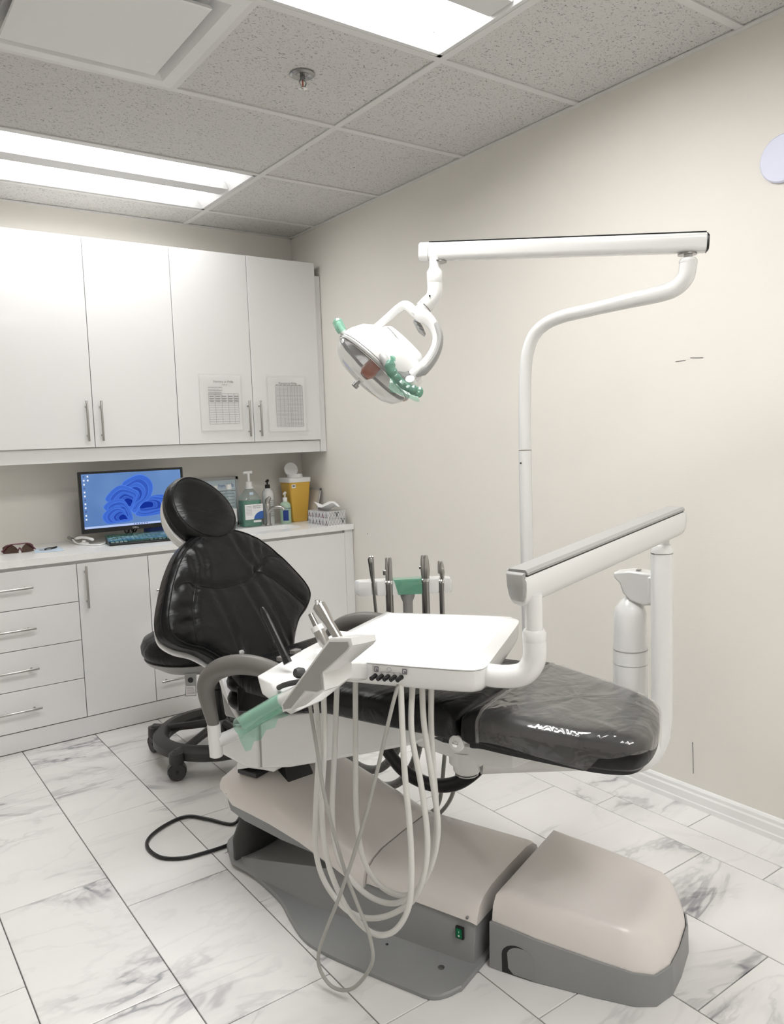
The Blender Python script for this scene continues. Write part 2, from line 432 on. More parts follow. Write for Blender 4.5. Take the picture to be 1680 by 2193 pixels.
# ================================================================== THE ROOM
H = 2.692
XL, YF = -3.7, -5.7
b = B(); b.box((XL-.1, YF-.1, -0.12), (0.1, 0.1, -0.012)); floor = struct(b.obj('floor', M['grout'], smooth=False))
b = B(); b.box((XL-.1, 0, -0.12), (0.1, 0.1, H+.25)); struct(b.obj('wall_back', M['wall'], smooth=False))
b = B(); b.box((0, YF-.1, -0.12), (0.1, 0, H+.25)); wall_right = struct(b.obj('wall_right', M['wall'], smooth=False))
b = B(); b.box((XL-.1, YF-.1, -0.12), (XL, 0, H+.25)); struct(b.obj('wall_left', M['wall'], smooth=False))
b = B(); b.box((XL, YF-.1, -0.12), (0, YF, H+.25)); struct(b.obj('wall_front', M['wall'], smooth=False))
# floor tiles: rows between fixed joints, staggered cross joints
rows = [(0.0, -.155, -2.30), (-.155, -.27, -2.64), (-.27, -.603, -2.43), (-.603, -.925, -2.84), (-.925, -1.246, -2.62), (-1.246, -1.56, -2.405),
        (-1.56, -1.893, -2.165), (-1.893, -2.22, -1.955), (-2.22, -2.55, -2.357), (-2.55, -2.88, -2.1)]
TL = 0.655; g = 0.0016
cache = {}
for xa, xb, ys in rows:
    y = ys
    while y < 0: y += TL
    while y > -4.5:
        y0, y1 = max(y-TL, -5.0), min(y, -0.59)
        if y1-y0 > 0.02:
            key = (round(xa-xb, 4), round(y1-y0, 4))
            if key not in cache:
                bb = B(); wd, ln = xa-xb, y1-y0
                lo = rrect(wd-2*g, ln-2*g, .002, 1); 
                bb.loft([[(p[0], p[1], -.012) for p in lo], [(p[0], p[1], -.0012) for p in lo],
                         [(p[0]*(1-.0024/wd), p[1]*(1-.0024/ln), 0) for p in lo]])
                t = bb.obj('floor_tile', M['marble'], smooth=False, base=(0, 0, 0)); cache[key] = t.data
            else:
                t = bpy.data.objects.new('floor_tile', cache[key]); COL.objects.link(t)
            t.parent = floor; t.location = ((xa+xb)/2, (y0+y1)/2, 0)
        y -= TL
# ceiling: slab, tiles, tees
b = B(); b.box((XL, YF, H+.22), (0, 0, H+.25)); ceil = struct(b.obj('ceiling', M['carcass'], smooth=False))
GX = [0.0, -.713, -1.408, -2.09, -2.78, XL]
GY = [0.0, -.32, -1.003, -1.686, -2.368, -3.05, -3.733, -4.416, -5.1, YF]
cut = set()
def ctile(x0, x1, y0, y1):
    bb = B(); q = .012
    bb.loft([[(x, y, z) for x, y in ((x0+q, y0+q), (x1-q, y0+q), (x1-q, y1-q), (x0+q, y1-q))] for z in (H+.004, H+.018)])
    bb.obj('ceiling_tile', M['ceil'], ceil, smooth=False)
fixt = {(1, 1): 0, (1, 4): 1, (3, 3): 2, (1, 7): 3, (2, 1): 9, (2, 4): 9, (2, 7): 9, (4, 3): 9, (2, 3): 8}
for i in range(len(GX)-1):
    for j in range(len(GY)-1):
        if (i, j) in fixt: continue
        if j == 2 and i == 1: ctile(GX[3], GX[1], GY[3], GY[2]); continue
        if j == 2 and i == 2: continue
        if j == 0 and i == 1: ctile(GX[3], GX[1], GY[1], GY[0]); continue
        if j == 0 and i == 2: continue
        ctile(GX[i+1], GX[i], GY[j+1], GY[j])
def tee(x0, y0, x1, y1, wd=.028):
    bb = B()
    if x0 == x1: bb.box((x0-wd/2, y0, H-.002), (x0+wd/2, y1, H+.003)); bb.box((x0-.001, y0, H+.003), (x0+.001, y1, H+.03))
    else: bb.box((x0, y0-wd/2, H-.0015), (x1, y0+wd/2, H+.0035)); bb.box((x0, y0-.001, H+.003), (x1, y0+.001, H+.03))
    bb.obj('ceiling_rail', M['tile_grid'], ceil, smooth=False)
for x in GX[1:-1]:
    if x == GX[2]: tee(x, GY[4], x, GY[3]); tee(x, YF, x, GY[5]) ; continue
    tee(x, YF, x, 0)
for y in GY[1:-1]: tee(XL, y, 0, y)
for (x0, y0, x1, y1) in ((-.024, YF, 0, 0),): 
    bb = B(); bb.box((x0, y0, H-.003), (x1, y1, H+.002)); bb.obj('wall_angle', M['tile_grid'], ceil, smooth=False)
bb = B(); bb.box((XL, -.024, H-.003), (0, 0, H+.002)); bb.obj('wall_angle', M['tile_grid'], ceil, smooth=False)

# fluorescent troffers: (x0,x1,y0,y1)
def troffer(x0, x1, y0, y1, label, lm='lamp'):
    t = thing('ceiling_light', label, 'light', ((x0+x1)/2, (y0+y1)/2, H), 'recessed fluorescent panels')
    e = .012; x0 += e; x1 -= e; y0 += e; y1 -= e
    bb = B()
    # housing: frame rim, sloping end and side reflectors, central spine
    f = .045
    bb.box((x0, y0, H), (x1, y0+.018, H+.05)); bb.box((x0, y1-.018, H), (x1, y1, H+.05))
    bb.box((x0, y0, H), (x0+.018, y1, H+.05)); bb.box((x1-.018, y0, H), (x1, y1, H+.05))
    for (a, c) in ((x1-.018, -1), (x0+.018, 1)):
        bb.prism([(a, y0+.018, H), (a+c*f, y0+.018, H+.045), (a, y0+.018, H+.045)], (0, y1-y0-.036, 0))
    for (a, c) in ((y1-.018, -1), (y0+.018, 1)):
        bb.prism([(x0+.018, a, H), (x0+.018, a+c*.03, H+.045), (x0+.018, a, H+.045)], (x1-x0-.036, 0, 0))
    bb.box((x0, y0, H+.05), (x1, y1, H+.06))
    bb.obj('housing', M['fixture'], t, smooth=False)
    ym = (y0+y1)/2
    bb = B(); bb.prism([(x0+.03, ym-.075, H+.048), (x0+.03, ym-.05, H+.006), (x0+.03, ym+.05, H+.006), (x0+.03, ym+.075, H+.048)], (x1-x0-.06, 0, 0))
    bb.obj('centre_spine', M['fixture'], t, smooth=False)
    for (a, c) in ((y0+.045, ym-.07), (ym+.07, y1-.045)):
        bb = B(); n = 8; ring0 = []
        for k in range(n+1):
            q = k/n; ring0.append((0, a+(c-a)*q, H+.046-.016*math.sin(math.pi*q)))
        ring = ring0+[(0, c, H+.046), (0, a, H+.046)]
        bb.loft([[(x0+.07, p[1], p[2]) for p in ring], [(x1-.07, p[1], p[2]) for p in ring]])
        bb.obj('diffuser', M[lm], t)
    return t
troffer(GX[3], GX[1], GY[2], GY[1], 'lit fluorescent ceiling panel above the wall cabinets, nearer the back wall', 'lamp_dim')
troffer(GX[3], GX[1], GY[5], GY[4], 'lit fluorescent ceiling panel above the sprinkler tile, cut by the top of the picture')
troffer(GX[3], GX[1], GY[8], GY[7], 'added unseen fluorescent ceiling panel behind the viewer, out of the picture')  # unseen fixture, added to bring up the room's brightness
troffer(XL+.01, GX[3], GY[5], GY[4], 'added unseen fluorescent ceiling panel left of the viewer, out of the picture')  # likewise added outside the view for overall brightness
# air diffuser
x0, x1, y0, y1 = GX[3]+.012, GX[2]-.012, GY[4]+.012, GY[3]-.012
t = thing('air_diffuser', 'white square ceiling air vent with a hanging flat centre plate', 'vent', ((x0+x1)/2, (y0+y1)/2, H))
bb = B(); cx, cy = (x0+x1)/2, (y0+y1)/2
def sq(h, z): return [(cx-h, cy-h, z), (cx+h, cy-h, z), (cx+h, cy+h, z), (cx-h, cy+h, z)]
bb.loft([sq(.334, H-.002), sq(.29, H-.004), sq(.255, H+.03), sq(.16, H+.06), sq(.16, H+.09), sq(.26, H+.07), sq(.334, H+.02)], cap=False)
bb.add(sq(.165, H+.085), [(0, 1, 2, 3)])
bb.obj('frame', M['diffuser_m'], t, smooth=False)
bb = B(); bb.loft([sq(.243, H-.012), sq(.247, H-.008), sq(.243, H+.002)]); bb.obj('centre_plate', M['diffuser_m'], t, smooth=False)
bb = B(); bb.lathe((cx, cy, H), [(.012, .0), (.012, .088)], seg=10); bb.obj('hanger', M['diffuser_m'], t)
# sprinkler
sx, sy = -1.062, -2.03
t = thing('sprinkler', 'chrome pendent fire sprinkler with round escutcheon in a ceiling tile', 'sprinkler', (sx, sy, H))
bb = B(); bb.lathe((sx, sy, H), [(.044, .003), (.044, -.002), (.037, -.006), (.026, -.005), (.020, .0), (.0, .0)], seg=24); bb.obj('escutcheon', M['dsteel'], t)
bb = B(); bb.lathe((sx, sy, H), [(.009, 0), (.009, -.02), (.006, -.022)], seg=12)
for s_ in (-1, 1): bb.tube(crom([(sx+s_*.008, sy, H-.018), (sx+s_*.013, sy, H-.028), (sx+s_*.007, sy, H-.040), (sx, sy, H-.046)], 4), .0022, 6)
bb.obj('frame', M['dsteel'], t)
bb = B(); bb.lathe((sx, sy, H), [(.0025, -.02), (.0025, -.042)], seg=8); bb.obj('glass_bulb', M['orange'], t)
bb = B(); bb.lathe((sx, sy, H), [(.014, -.046), (.016, -.048), (.006, -.050)], seg=14); bb.obj('deflector', M['chrome'], t)

# baseboard on right wall (moulded)
prof = [(0, 0), (-.016, 0), (-.016, .018), (-.013, .022), (-.013, .050), (-.009, .056), (-.009, .068), (-.004, .076), (0, .078)]
bb = B(); bb.loft([[(p[0], -.62, p[1]) for p in prof], [(p[0], -5.7, p[1]) for p in prof]]); struct(bb.obj('baseboard_right', M['trim'], ang=20))
bb = B(); bb.loft([[(XL, p[0], p[1]) for p in prof], [(-2.06, p[0], p[1]) for p in prof]]); struct(bb.obj('baseboard_back', M['trim'], ang=20))
# wall details
bb = B(); bb.lathe((0, -3.19, 2.248), [(.0, .0), (.074, .0), (.074, .010), (.070, .014), (.0, .014)], axis=(-1, 0, 0), seg=40)
tag(bb.obj('wall_disc', M['disc'], base=(0, -3.19, 2.248)), 'round bluish white disc on the right wall near the picture edge', 'wall fitting')
for nm, pts in (('scuff_mark', [(-.0012, -2.86, 1.660), (-.0012, -2.885, 1.657), (-.0012, -2.91, 1.655)]), ('scuff_mark', [(-.0012, -2.80, 1.652), (-.0012, -2.84, 1.653)]),
                ('scuff_mark', [(-.0012, -2.872, .245), (-.0012, -2.874, .20), (-.0012, -2.876, .125)]), ('scuff_mark', [(-.0012, -.75, .852), (-.0012, -.75, .862)])):
    bb = B(); bb.tube(pts, .0011, 6); bb.obj(nm, M['ink'], wall_right)

# ================================================================== CABINETS
def bar_handle(parent, c, length, axis, out=(0, -1, 0), r=.0058, standoff=.03):
    c = np.array(c, float); ax = norm(axis); o = np.array(out, float)
    bb = B(); p = c+o*standoff
    bb.tube([p-ax*length/2, p-ax*(length/2-.001), p+ax*(length/2-.001), p+ax*length/2], [r*.93, r, r, r*.93], 12)
    for s_ in (-1, 1): bb.tube([c+ax*s_*(length/2-.03), c+ax*s_*(length/2-.03)+o*standoff], r*.75, 10)
    return bb.obj('handle', M['steel'], parent)
def panel(name, parent, x0, x1, z0, z1, y, th=.018, mat=None):
    bb = B(); g_ = .0016; bb.box((x0+g_, y, z0+g_), (x1-g_, y+th, z1-g_))
    return bb.obj(name, mat or M['lacquer'], parent, bevel=.0012)
UY = -.34
def upper(x0, xm, x1, label):
    t = thing('wall_cabinet', label, 'cabinet', ((x0+x1)/2, 0, 1.36), 'wall cabinets')
    bb = B(); bb.box((x0, UY+.02, 1.355), (x1, -.001, 2.40)); bb.obj('carcass', M['carcass'], t, smooth=False)
    d = panel('door', t, x0, xm, 1.352, 2.425, UY); bar_handle(d, (xm-.034, UY, 1.566), .205, (0, 0, 1))
    d = panel('door', t, xm, x1, 1.352, 2.425, UY); bar_handle(d, (xm+.034, UY, 1.566), .205, (0, 0, 1))
    return t
Z0, Z1 = 1.412, 2.473
def upper(x0, xm, x1, label):
    t = thing('wall_cabinet', label, 'cabinet', ((x0+x1)/2, 0, Z0), 'wall cabinets')
    bb = B(); bb.box((x0, UY+.02, Z0+.003), (x1, -.001, Z1-.005)); bb.obj('carcass', M['carcass'], t, smooth=False)
    for (a, c, hx) in ((x0, xm, xm-.036), (xm, x1, xm+.036)):
        d = panel('door', t, a, c, Z0, Z1, UY); bar_handle(d, (hx, UY, 1.547), .205, (0, 0, 1))
    return t
upper(-1.846, -1.395, -.944, 'pair of plain white gloss wall cabinet doors at the left, with no papers')
upper(-.944, -.492, -.042, 'pair of white gloss wall cabinet doors with two paper sheets taped on')
bb = B(); bb.box((-.041, -.328, 1.34), (-.002, -.30, 2.40)); tag(bb.obj('filler_panel', M['lacquer'], base=(-.02, -.3, 1.34), bevel=.001), 'narrow white upright filler strip between last wall cabinet and right wall', 'panel')
bb = B(); bb.box((-1.95, -.318, 1.34), (-.042, -.298, 1.41)); tag(bb.obj('cabinet_valance', M['lacquer'], base=(-1, -.31, 1.34), bevel=.001), 'long white light rail board under the wall cabinets', 'panel')

FY = -.595
def basecab(x0, x1, label, group='base cabinets'):
    t = thing('base_cabinet', label, 'cabinet', ((x0+x1)/2, 0, .098), group)
    bb = B(); bb.box((x0, FY+.02, .098), (x1, -.001, .873)); bb.obj('carcass', M['carcass'], t, smooth=False); return t
t = basecab(-2.05, -1.592, 'white base cabinet with a stack of four drawers at far left')
for a, c, h in ((.098, .294, .20), (.294, .484, .39), (.484, .674, .582), (.674, .858, .775)):
    d = panel('drawer', t, -2.05, -1.592, a, c, FY); bar_handle(d, (-1.905, FY, h), .215, (1, 0, 0))
t = basecab(-1.592, -1.245, 'narrow white base cabinet with one door and upright handle beside the drawers')
d = panel('door', t, -1.592, -1.245, .098, .858, FY); bar_handle(d, (-1.555, FY, .742), .205, (0, 0, 1))
t = basecab(-1.245, -.85, 'white base cabinet with two drawers behind the black chair back and stool')
for a, c, h in ((.098, .299, .20), (.299, .858, .68)):
    d = panel('drawer', t, -1.245, -.85, a, c, FY); bar_handle(d, (-1.13, FY, h), .18, (1, 0, 0))
t = basecab(-.85, -.062, 'wide white base cabinet with plain door under the sink')
d = panel('door', t, -.85, -.062, .098, .858, FY)
bb = B(); bb.box((-.060, FY+.004, .098), (-.002, FY+.03, .873)); tag(bb.obj('end_filler', M['lacquer'], base=(-.03, FY, .1), bevel=.001), 'narrow white filler strip beside the sink cabinet at the right wall', 'panel')
bb = B(); bb.box((-2.05, FY+.006, 0.0015), (-.004, FY+.024, .094)); tag(bb.obj('toe_kick', M['lacquer'], base=(-1, FY, 0), bevel=.001), 'long white toe kick board along the floor under the base cabinets', 'panel')
# counter with rounded sink cut-out
def countertop():
    bm = bmesh.new(); hole = rrect(.40, .215, .06, 6, -.47, -.385); outer = [(-2.07, -.608), (-.003, -.608), (-.003, -.002), (-2.07, -.002)]
    def ring(pts): 
        vs = [bm.verts.new((p[0], p[1], .905)) for p in pts]
        return vs, [bm.edges.new((vs[i], vs[(i+1) % len(vs)])) for i in range(len(vs))]
    vo, eo = ring(outer); vh, eh = ring(hole)
    bmesh.ops.triangle_fill(bm, edges=eo+eh, use_beauty=True, use_dissolve=False)
    r = bmesh.ops.extrude_face_region(bm, geom=list(bm.faces))
    bmesh.ops.translate(bm, verts=[v for v in r['geom'] if isinstance(v, bmesh.types.BMVert)], vec=(0, 0, -.031))
    bmesh.ops.recalc_face_normals(bm, faces=bm.faces)
    for v in bm.verts: v.co.z -= .905
    me = bpy.data.meshes.new('countertop'); bm.to_mesh(me); bm.free(); me.materials.append(M['quartz'])
    o = bpy.data.objects.new('countertop', me); COL.objects.link(o); o.location = (0, 0, .905); return o
tag(countertop(), 'long white quartz countertop on the base cabinets with undermount sink hole', 'countertop')
bb = B(); rr = lambda s, z: [(p[0], p[1], z) for p in rrect(.41*s, .225*s, .06*s, 6, -.47, -.385)]
bb.loft([rr(1.06, .8725), rr(1.0, .8725), rr(.97, .76), rr(.9, .745), rr(.2, .74)], cap=False)
k0 = rr(.2, .74); bb.add(k0, [tuple(range(len(k0)))])
tag(bb.obj('sink', M['dsteel'], base=(-.47, -.385, .745)), 'small stainless undermount sink set in the countertop', 'sink')
# faucet
t = thing('faucet', 'brushed nickel single lever faucet beside the green soap jug', 'faucet', (-.385, -.25, .906))
bb = B(); bb.lathe((-.385, -.25, .906), [(.020, 0), (.020, .006), (.015, .012), (.0135, .06), (.016, .10), (.017, .13), (.014, .136), (.0, .136)], seg=20); bb.obj('body', M['steel'], t)
bb = B(); bb.tube(crom([(-.385, -.25, .985), (-.367, -.275, 1.01), (-.345, -.300, 1.018), (-.325, -.322, 1.012), (-.318, -.33, .998)], 5), [.013]*4+[.0115]*17, 12); bb.obj('spout', M['steel'], t)
bb = B(); bb.tube([(-.385, -.25, 1.040), (-.385, -.252, 1.06), (-.372, -.262, 1.078)], [.017, .016, .009], 12); bb.obj('lever', M['steel'], t)

# ================================================================== PAPERS
def sheet(name, label, x0, x1, z0, z1, tiltp=0.0):
    t = thing(name, label, 'paper', ((x0+x1)/2, UY, z0))
    return t
def lines(t, x0, x1, z0, z1, cols, rws, y, th=.0012, name='printed_table'):
    bb = B()
    for i in range(rws+1):
        z = z0+(z1-z0)*i/rws; bb.box((x0, y-.0002, z-th/2), (x1, y, z+th/2))
    for c in cols: bb.box((x0+(x1-x0)*c-th/2, y-.0002, z0), (x0+(x1-x0)*c+th/2, y, z1))
    bb.obj(name, M['lgink'], t, smooth=False)
def curled(x0, x1, z0, z1, y, lift, mat, name, t):
    bb = B(); n = 8; rowsv = []
    for j in range(n+1):
        for i in range(n+1):
            u, v = i/n, j/n; rowsv.append((x0+(x1-x0)*u, y-lift*abs(u-.5)**2*abs(v-.5)*4, z0+(z1-z0)*v))
    back = [(p[0], p[1]+.0006, p[2]) for p in rowsv]
    f = []
    for j in range(n):
        for i in range(n):
            a = j*(n+1)+i; f.append((a, a+1, a+n+2, a+n+1)); m_ = (n+1)**2; f.append((a+m_, a+n+1+m_, a+n+2+m_, a+1+m_))
    bb.add(rowsv+back, f); return bb.obj(name, mat, t)
PY = UY-.003
t = sheet('paper_notice', 'printed schedule sheet in a clear sleeve taped left of the cabinet handle', -.812, -.563, 1.484, 1.792)
curled(-.812, -.568, 1.484, 1.792, PY, .004, M['papery'], 'page', t)
curled(-.822, -.56, 1.474, 1.80, PY-.006, .004, M['sleeve'], 'clear_sleeve', t)
def W3(t, s, size, x, z, mat, al='LEFT'): return text('printed_text', s, size, (x, PY-.0035, z), (1, 0, 0), (0, 0, 1), mat, t, align=al)
W3(t, 'Dentistry on Phillip', .0155, -.672, 1.752, M['ink'], 'CENTER'); W3(t, 'Week of', .009, -.665, 1.737, M['ink'], 'CENTER')
W3(t, 'Job Description Sheet', .0095, -.765, 1.722, M['ink'])
for k in range(3): 
    bb = B(); bb.box((-.765, PY-.0036, 1.708-k*.0115), (-.765+(.083-.004*k), PY-.0034, 1.711-k*.0115)); bb.obj('text_line', M['lgink'], t, smooth=False)
lines(t, -.765, -.585, 1.520, 1.690, (0, .22, .44, .66, .86, 1), 13, PY-.0034)
for r_ in range(3):
    for c_ in range(5):
        bb = B(); xx = -.76+c_*.0375; bb.box((xx, PY-.0036, 1.672-r_*.013), (xx+.026, PY-.0034, 1.676-r_*.013)); bb.obj('text_line', M['lgink'], t, smooth=False)
t = sheet('paper_notice', 'printed table sheet with many rows taped on the rightmost wall cabinet door', -.40, -.145, 1.468, 1.786)
curled(-.395, -.15, 1.468, 1.786, PY, .003, M['papery'], 'page', t)
curled(-.41, -.138, 1.44, 1.80, PY-.006, .002, M['sleeve'], 'clear_sleeve', t)
W3(t, 'Dentistry on Phillip', .0155, -.262, 1.748, M['ink'], 'CENTER')
lines(t, -.345, -.165, 1.497, 1.738, (0, .15, .30, .44, .54, .60, .70, .80, .91, 1), 30, PY-.0034)
for c_ in range(7):
    bb = B(); xx = -.343+c_*.025; bb.box((xx, PY-.0036, 1.7405), (xx+.019, PY-.0034, 1.7435)); bb.obj('text_line', M['ink'], t, smooth=False)

# ================================================================== ON THE COUNTER
CT = .9055
# monitor
t = thing('monitor', 'black flat screen monitor showing a blue swirl wallpaper, behind the headrest', 'monitor', (-1.19, -.2, CT))
mx0, mx1, mz0, mz1, my = -1.472, -.907, .962, 1.286, -.26
bb = B(); bb.box((mx0, my, mz0), (mx1, my+.02, mz1)); bb.box((mx0+.12, my+.018, mz0+.06), (mx1-.12, my+.05, mz1-.06)); bb.obj('bezel', M['black'], t, bevel=.002)
sx0, sx1, sz0, sz1 = mx0+.015, mx1-.015, mz0+.024, mz1-.012; sy_ = my-.0006
bb = B(); bb.box((sx0, sy_, sz0), (sx1, my+.001, sz1)); bb.obj('screen', M['screen'], t, smooth=False)
def S2(px, py):  # wallpaper coordinates 0..1
    u = (px-195)/1395.; v = 1-(py-212)/700.; return sx0+(sx1-sx0)*u, sz0+(sz1-sz0)*v
pet = [[(900, 760), (1000, 640), (1130, 550), (1300, 540), (1500, 600), (1500, 760), (1300, 790), (1050, 815), (930, 800)],
       [(730, 390), (850, 290), (1000, 245), (1130, 310), (1175, 430), (1120, 570), (980, 660), (890, 760), (800, 640)],
       [(500, 530), (600, 430), (730, 380), (900, 440), (960, 500), (900, 620), (820, 720), (650, 620), (520, 580)],
       [(465, 640), (560, 570), (720, 560), (800, 640), (850, 760), (850, 845), (760, 780), (600, 700), (510, 700)],
       [(440, 770), (520, 680), (640, 645), (740, 700), (790, 790), (830, 850), (660, 862), (500, 865)]]
lay = 0
shf = [(-26, -6), (-20, 16), (14, 14), (12, 14), (18, 6)]
for pi_, P_ in enumerate(pet):
    cxx = sum(p[0] for p in P_)/len(P_); cyy = sum(p[1] for p in P_)/len(P_)
    s_, ox, oy = 1.0, 0.0, 0.0
    for k in range(12):
        lay += 1
        pts = [S2(cxx+(q[0]-cxx)*s_+ox, min(cyy+(q[1]-cyy)*s_*(1+.03*math.sin(k+q[0]*.01))+oy, 868)) for q in crom(P_, 5, True)]
        yy = sy_-.00001*lay; bb = B(); bb.add([(p[0], yy, p[1]) for p in pts], [tuple(range(len(pts)))])
        bb.obj('screen_swirl', RIB[5 if k % 2 == 0 else [3, 2, 3, 1, 2, 0][k//2]], t, smooth=False)
        if k % 2 == 0: s_ *= .965; ox += shf[pi_][0]*.05; oy += shf[pi_][1]*.05
        else: s_ *= .83; ox += shf[pi_][0]*.9; oy += shf[pi_][1]*.9
bb = B(); bb.box((sx0, sy_-.0012, sz0), (sx1, sy_-.001, sz0+.011)); bb.obj('taskbar', M['taskbar'], t, smooth=False)
bb = B()
for k in range(6): bb.box((-1.20+k*.014, sy_-.0014, sz0+.003), (-1.193+k*.014, sy_-.0012, sz0+.008))
bb.obj('taskbar_icons', M['icond'], t, smooth=False)
bi, bd = B(), B()
for k in range(12):
    (bi if k % 3 else bd).box((sx0+.008, sy_-.0014, sz1-.017-.0205*k), (sx0+.016, sy_-.0012, sz1-.008-.0205*k))
for k in range(2): bi.box((sx0+.028, sy_-.0014, sz1-.017-.0205*k), (sx0+.036, sy_-.0012, sz1-.008-.0205*k))
bi.obj('desktop_icons', M['icon'], t, smooth=False); bd.obj('desktop_icons', M['icond'], t, smooth=False)
text('maker_name', 'DELL', .0125, (-1.19, my-.0008, mz0+.007), (1, 0, 0), (0, 0, 1), M['white'], t, align='CENTER', xs=1.2)
bb = B(); bb.box((-1.23, -.212, 1.08), (-1.15, -.20, 1.16)); bb.box((-1.205, -.20, 1.105), (-1.175, -.012, 1.135)); bb.box((-1.24, -.014, 1.07), (-1.14, -.0015, 1.17)); bb.obj('wall_arm', M['black'], t, bevel=.001)
for k, (xa, xb, dz) in enumerate(((-1.245, -1.215, .022), (-1.225, -1.19, .03), (-1.205, -1.175, .018))):
    bb = B(); bb.tube(crom([(xa, -.225, mz0+.03), (xa+.004, -.225, mz0-.004), ((xa+xb)/2, -.23, mz0-dz), (xb, -.225, mz0-.004), (xb+.004, -.225, mz0+.03)], 5), .0038, 8); bb.obj('cable', M['black'], t)
bb = B(); bb.box((-1.095, -.19, CT), (-.985, -.10, CT+.052)); tag(bb.obj('small_box', M['blue'], base=(-1.04, -.145, CT), bevel=.002), 'small dark blue box behind the keyboard, half hidden by the headrest', 'box')
# keyboard
t = thing('keyboard', 'black keyboard under green protective film lying in front of the monitor', 'keyboard', (-1.16, -.42, CT))
ka = math.radians(-8.5); kc = np.array([-1.385, -.438, CT])
KX = np.array([math.cos(ka), math.sin(ka), 0]); KY = np.array([-math.sin(ka), math.cos(ka), 0])
kx = lambda p: tuple(kc+KX*p[0]+KY*p[1]+np.array([0, 0, p[2]]))
bb = B(kx); bb.prism([(0, 0, 0), (0, 0, .010), (0, .01, .013), (0, .145, .032), (0, .15, .03), (0, .15, 0)], (.45, 0, 0)); bb.obj('case', M['black'], t, bevel=.002)
kmesh = None
for r_ in range(6):
    for c_ in range(20):
        x0 = .008+c_*.0218; y0 = .012+r_*.0215; zz_ = .0135+(y0-.01)*.14
        if r_ == 0 and 4 <= c_ <= 8:
            if c_ == 4:
                bb = B(kx); bb.box((x0, y0, zz_), (x0+.0218*5-.003, y0+.018, zz_+.007)); bb.obj('key', M['keys'], t, smooth=False)
            continue
        if kmesh is None:
            bb = B(lambda p: tuple(KX*p[0]+KY*p[1]+np.array([0, 0, p[2]])))
            lo = [(0, 0), (.0188, 0), (.0188, .018), (0, .018)]; hi = [(.002, .0015), (.0168, .0015), (.0168, .0165), (.002, .0165)]
            bb.loft([[(p[0], p[1], 0) for p in lo], [(p[0], p[1], .006) for p in hi]])
            ko = bb.obj('key', M['keys'], None, smooth=False, base=(0, 0, 0)); kmesh = ko.data
        else: ko = bpy.data.objects.new('key', kmesh); COL.objects.link(ko)
        ko.parent = t; ko.location = Vector(kx((x0, y0, zz_)))-Vector(WL(t))
bb = B(kx); n = 14; vs = []
rnd = random.Random(3)
for j in range(n+1):
    for i in range(24+1):
        vs.append((-.004+.458*i/24, .004+.148*j/n, .0225+.0215*j/n*.95+rnd.uniform(-.001, .0012)))
bb.add(vs, [(j*25+i, j*25+i+1, (j+1)*25+i+1, (j+1)*25+i) for j in range(n) for i in range(24)]); bb.obj('green_film', M['kfilm'], t)
# cradle / white small device with cord
t = thing('cable_holder', 'small white plastic device beside a white cable left of the keyboard', 'device', (-1.455, -.25, CT))
bb = B(); bb.lathe((-1.455, -.22, CT), [(.026, 0), (.025, .006), (.012, .012), (.01, .02), (.0, .022)], seg=18)
bb.tube(crom([(-1.49, -.20, CT+.03), (-1.465, -.225, CT+.037), (-1.435, -.24, CT+.03), (-1.412, -.25, CT+.018)], 5), [.008]+[.011]*14+[.007], 10, flat=(.7, (0, 0, 1)))
bb.obj('body', M['white'], t)
t = thing('usb_cable', 'white cable with a dark tip curving to the keyboard on the countertop', 'cable', (-1.48, -.2, CT))
bb = B(); bb.tube(crom([(-1.50, -.17, CT+.024), (-1.488, -.22, CT+.006), (-1.46, -.31, CT+.004), (-1.42, -.36, CT+.004), (-1.38, -.33, CT+.005), (-1.36, -.27, CT+.004)], 6), .0038, 8); bb.obj('cord', M['white'], t)
bb = B(); bb.tube([(-1.51, -.13, CT+.032), (-1.50, -.17, CT+.024)], .0085, 10); bb.obj('plug', M['dsteel'], t)
# sunglasses
t = thing('sunglasses', 'brown wraparound sunglasses lying at the left end of the countertop', 'glasses', (-1.79, -.31, CT))
def lens(name, x0, x1, sgn):
    bb = B(); rows_ = []
    for i in range(9):
        u = i/8; x = x0+(x1-x0)*u; ycur = -.345+.035*((x+1.79)/.075)**2
        hgt = .044*math.sin(math.pi*min(1, max(.08, (u if sgn > 0 else 1-u)*.75+.18)))**.7
        rows_.append((x, ycur, hgt))
    a = [(x, y, CT+.003) for x, y, h in rows_]+[(x, y+.008, CT+.003+h) for x, y, h in reversed(rows_)]
    bb.prism(a, (0, .0015, 0)); return bb.obj(name, M['brownlens'], t)
lens('lens', -1.862, -1.797, 1); lens('lens', -1.785, -1.722, -1)
bb = B(); bb.tube(crom([(-1.866, -.318, CT+.012), (-1.84, -.335, CT+.044), (-1.79, -.340, CT+.047), (-1.745, -.335, CT+.044), (-1.716, -.316, CT+.012)], 5), .003, 8)
bb.tube(crom([(-1.80, -.349, CT+.012), (-1.793, -.352, CT+.03), (-1.785, -.349, CT+.012)], 4), .003, 8); bb.obj('frame', M['maroon'], t)
for s_ in (-1, 1):
    bb = B(); bb.tube(crom([(-1.79+s_*.075, -.318, CT+.012), (-1.79+s_*.07, -.26, CT+.010), (-1.79+s_*.05, -.2, CT+.006)], 5), .003, 8); bb.obj('temple', M['maroon'], t)
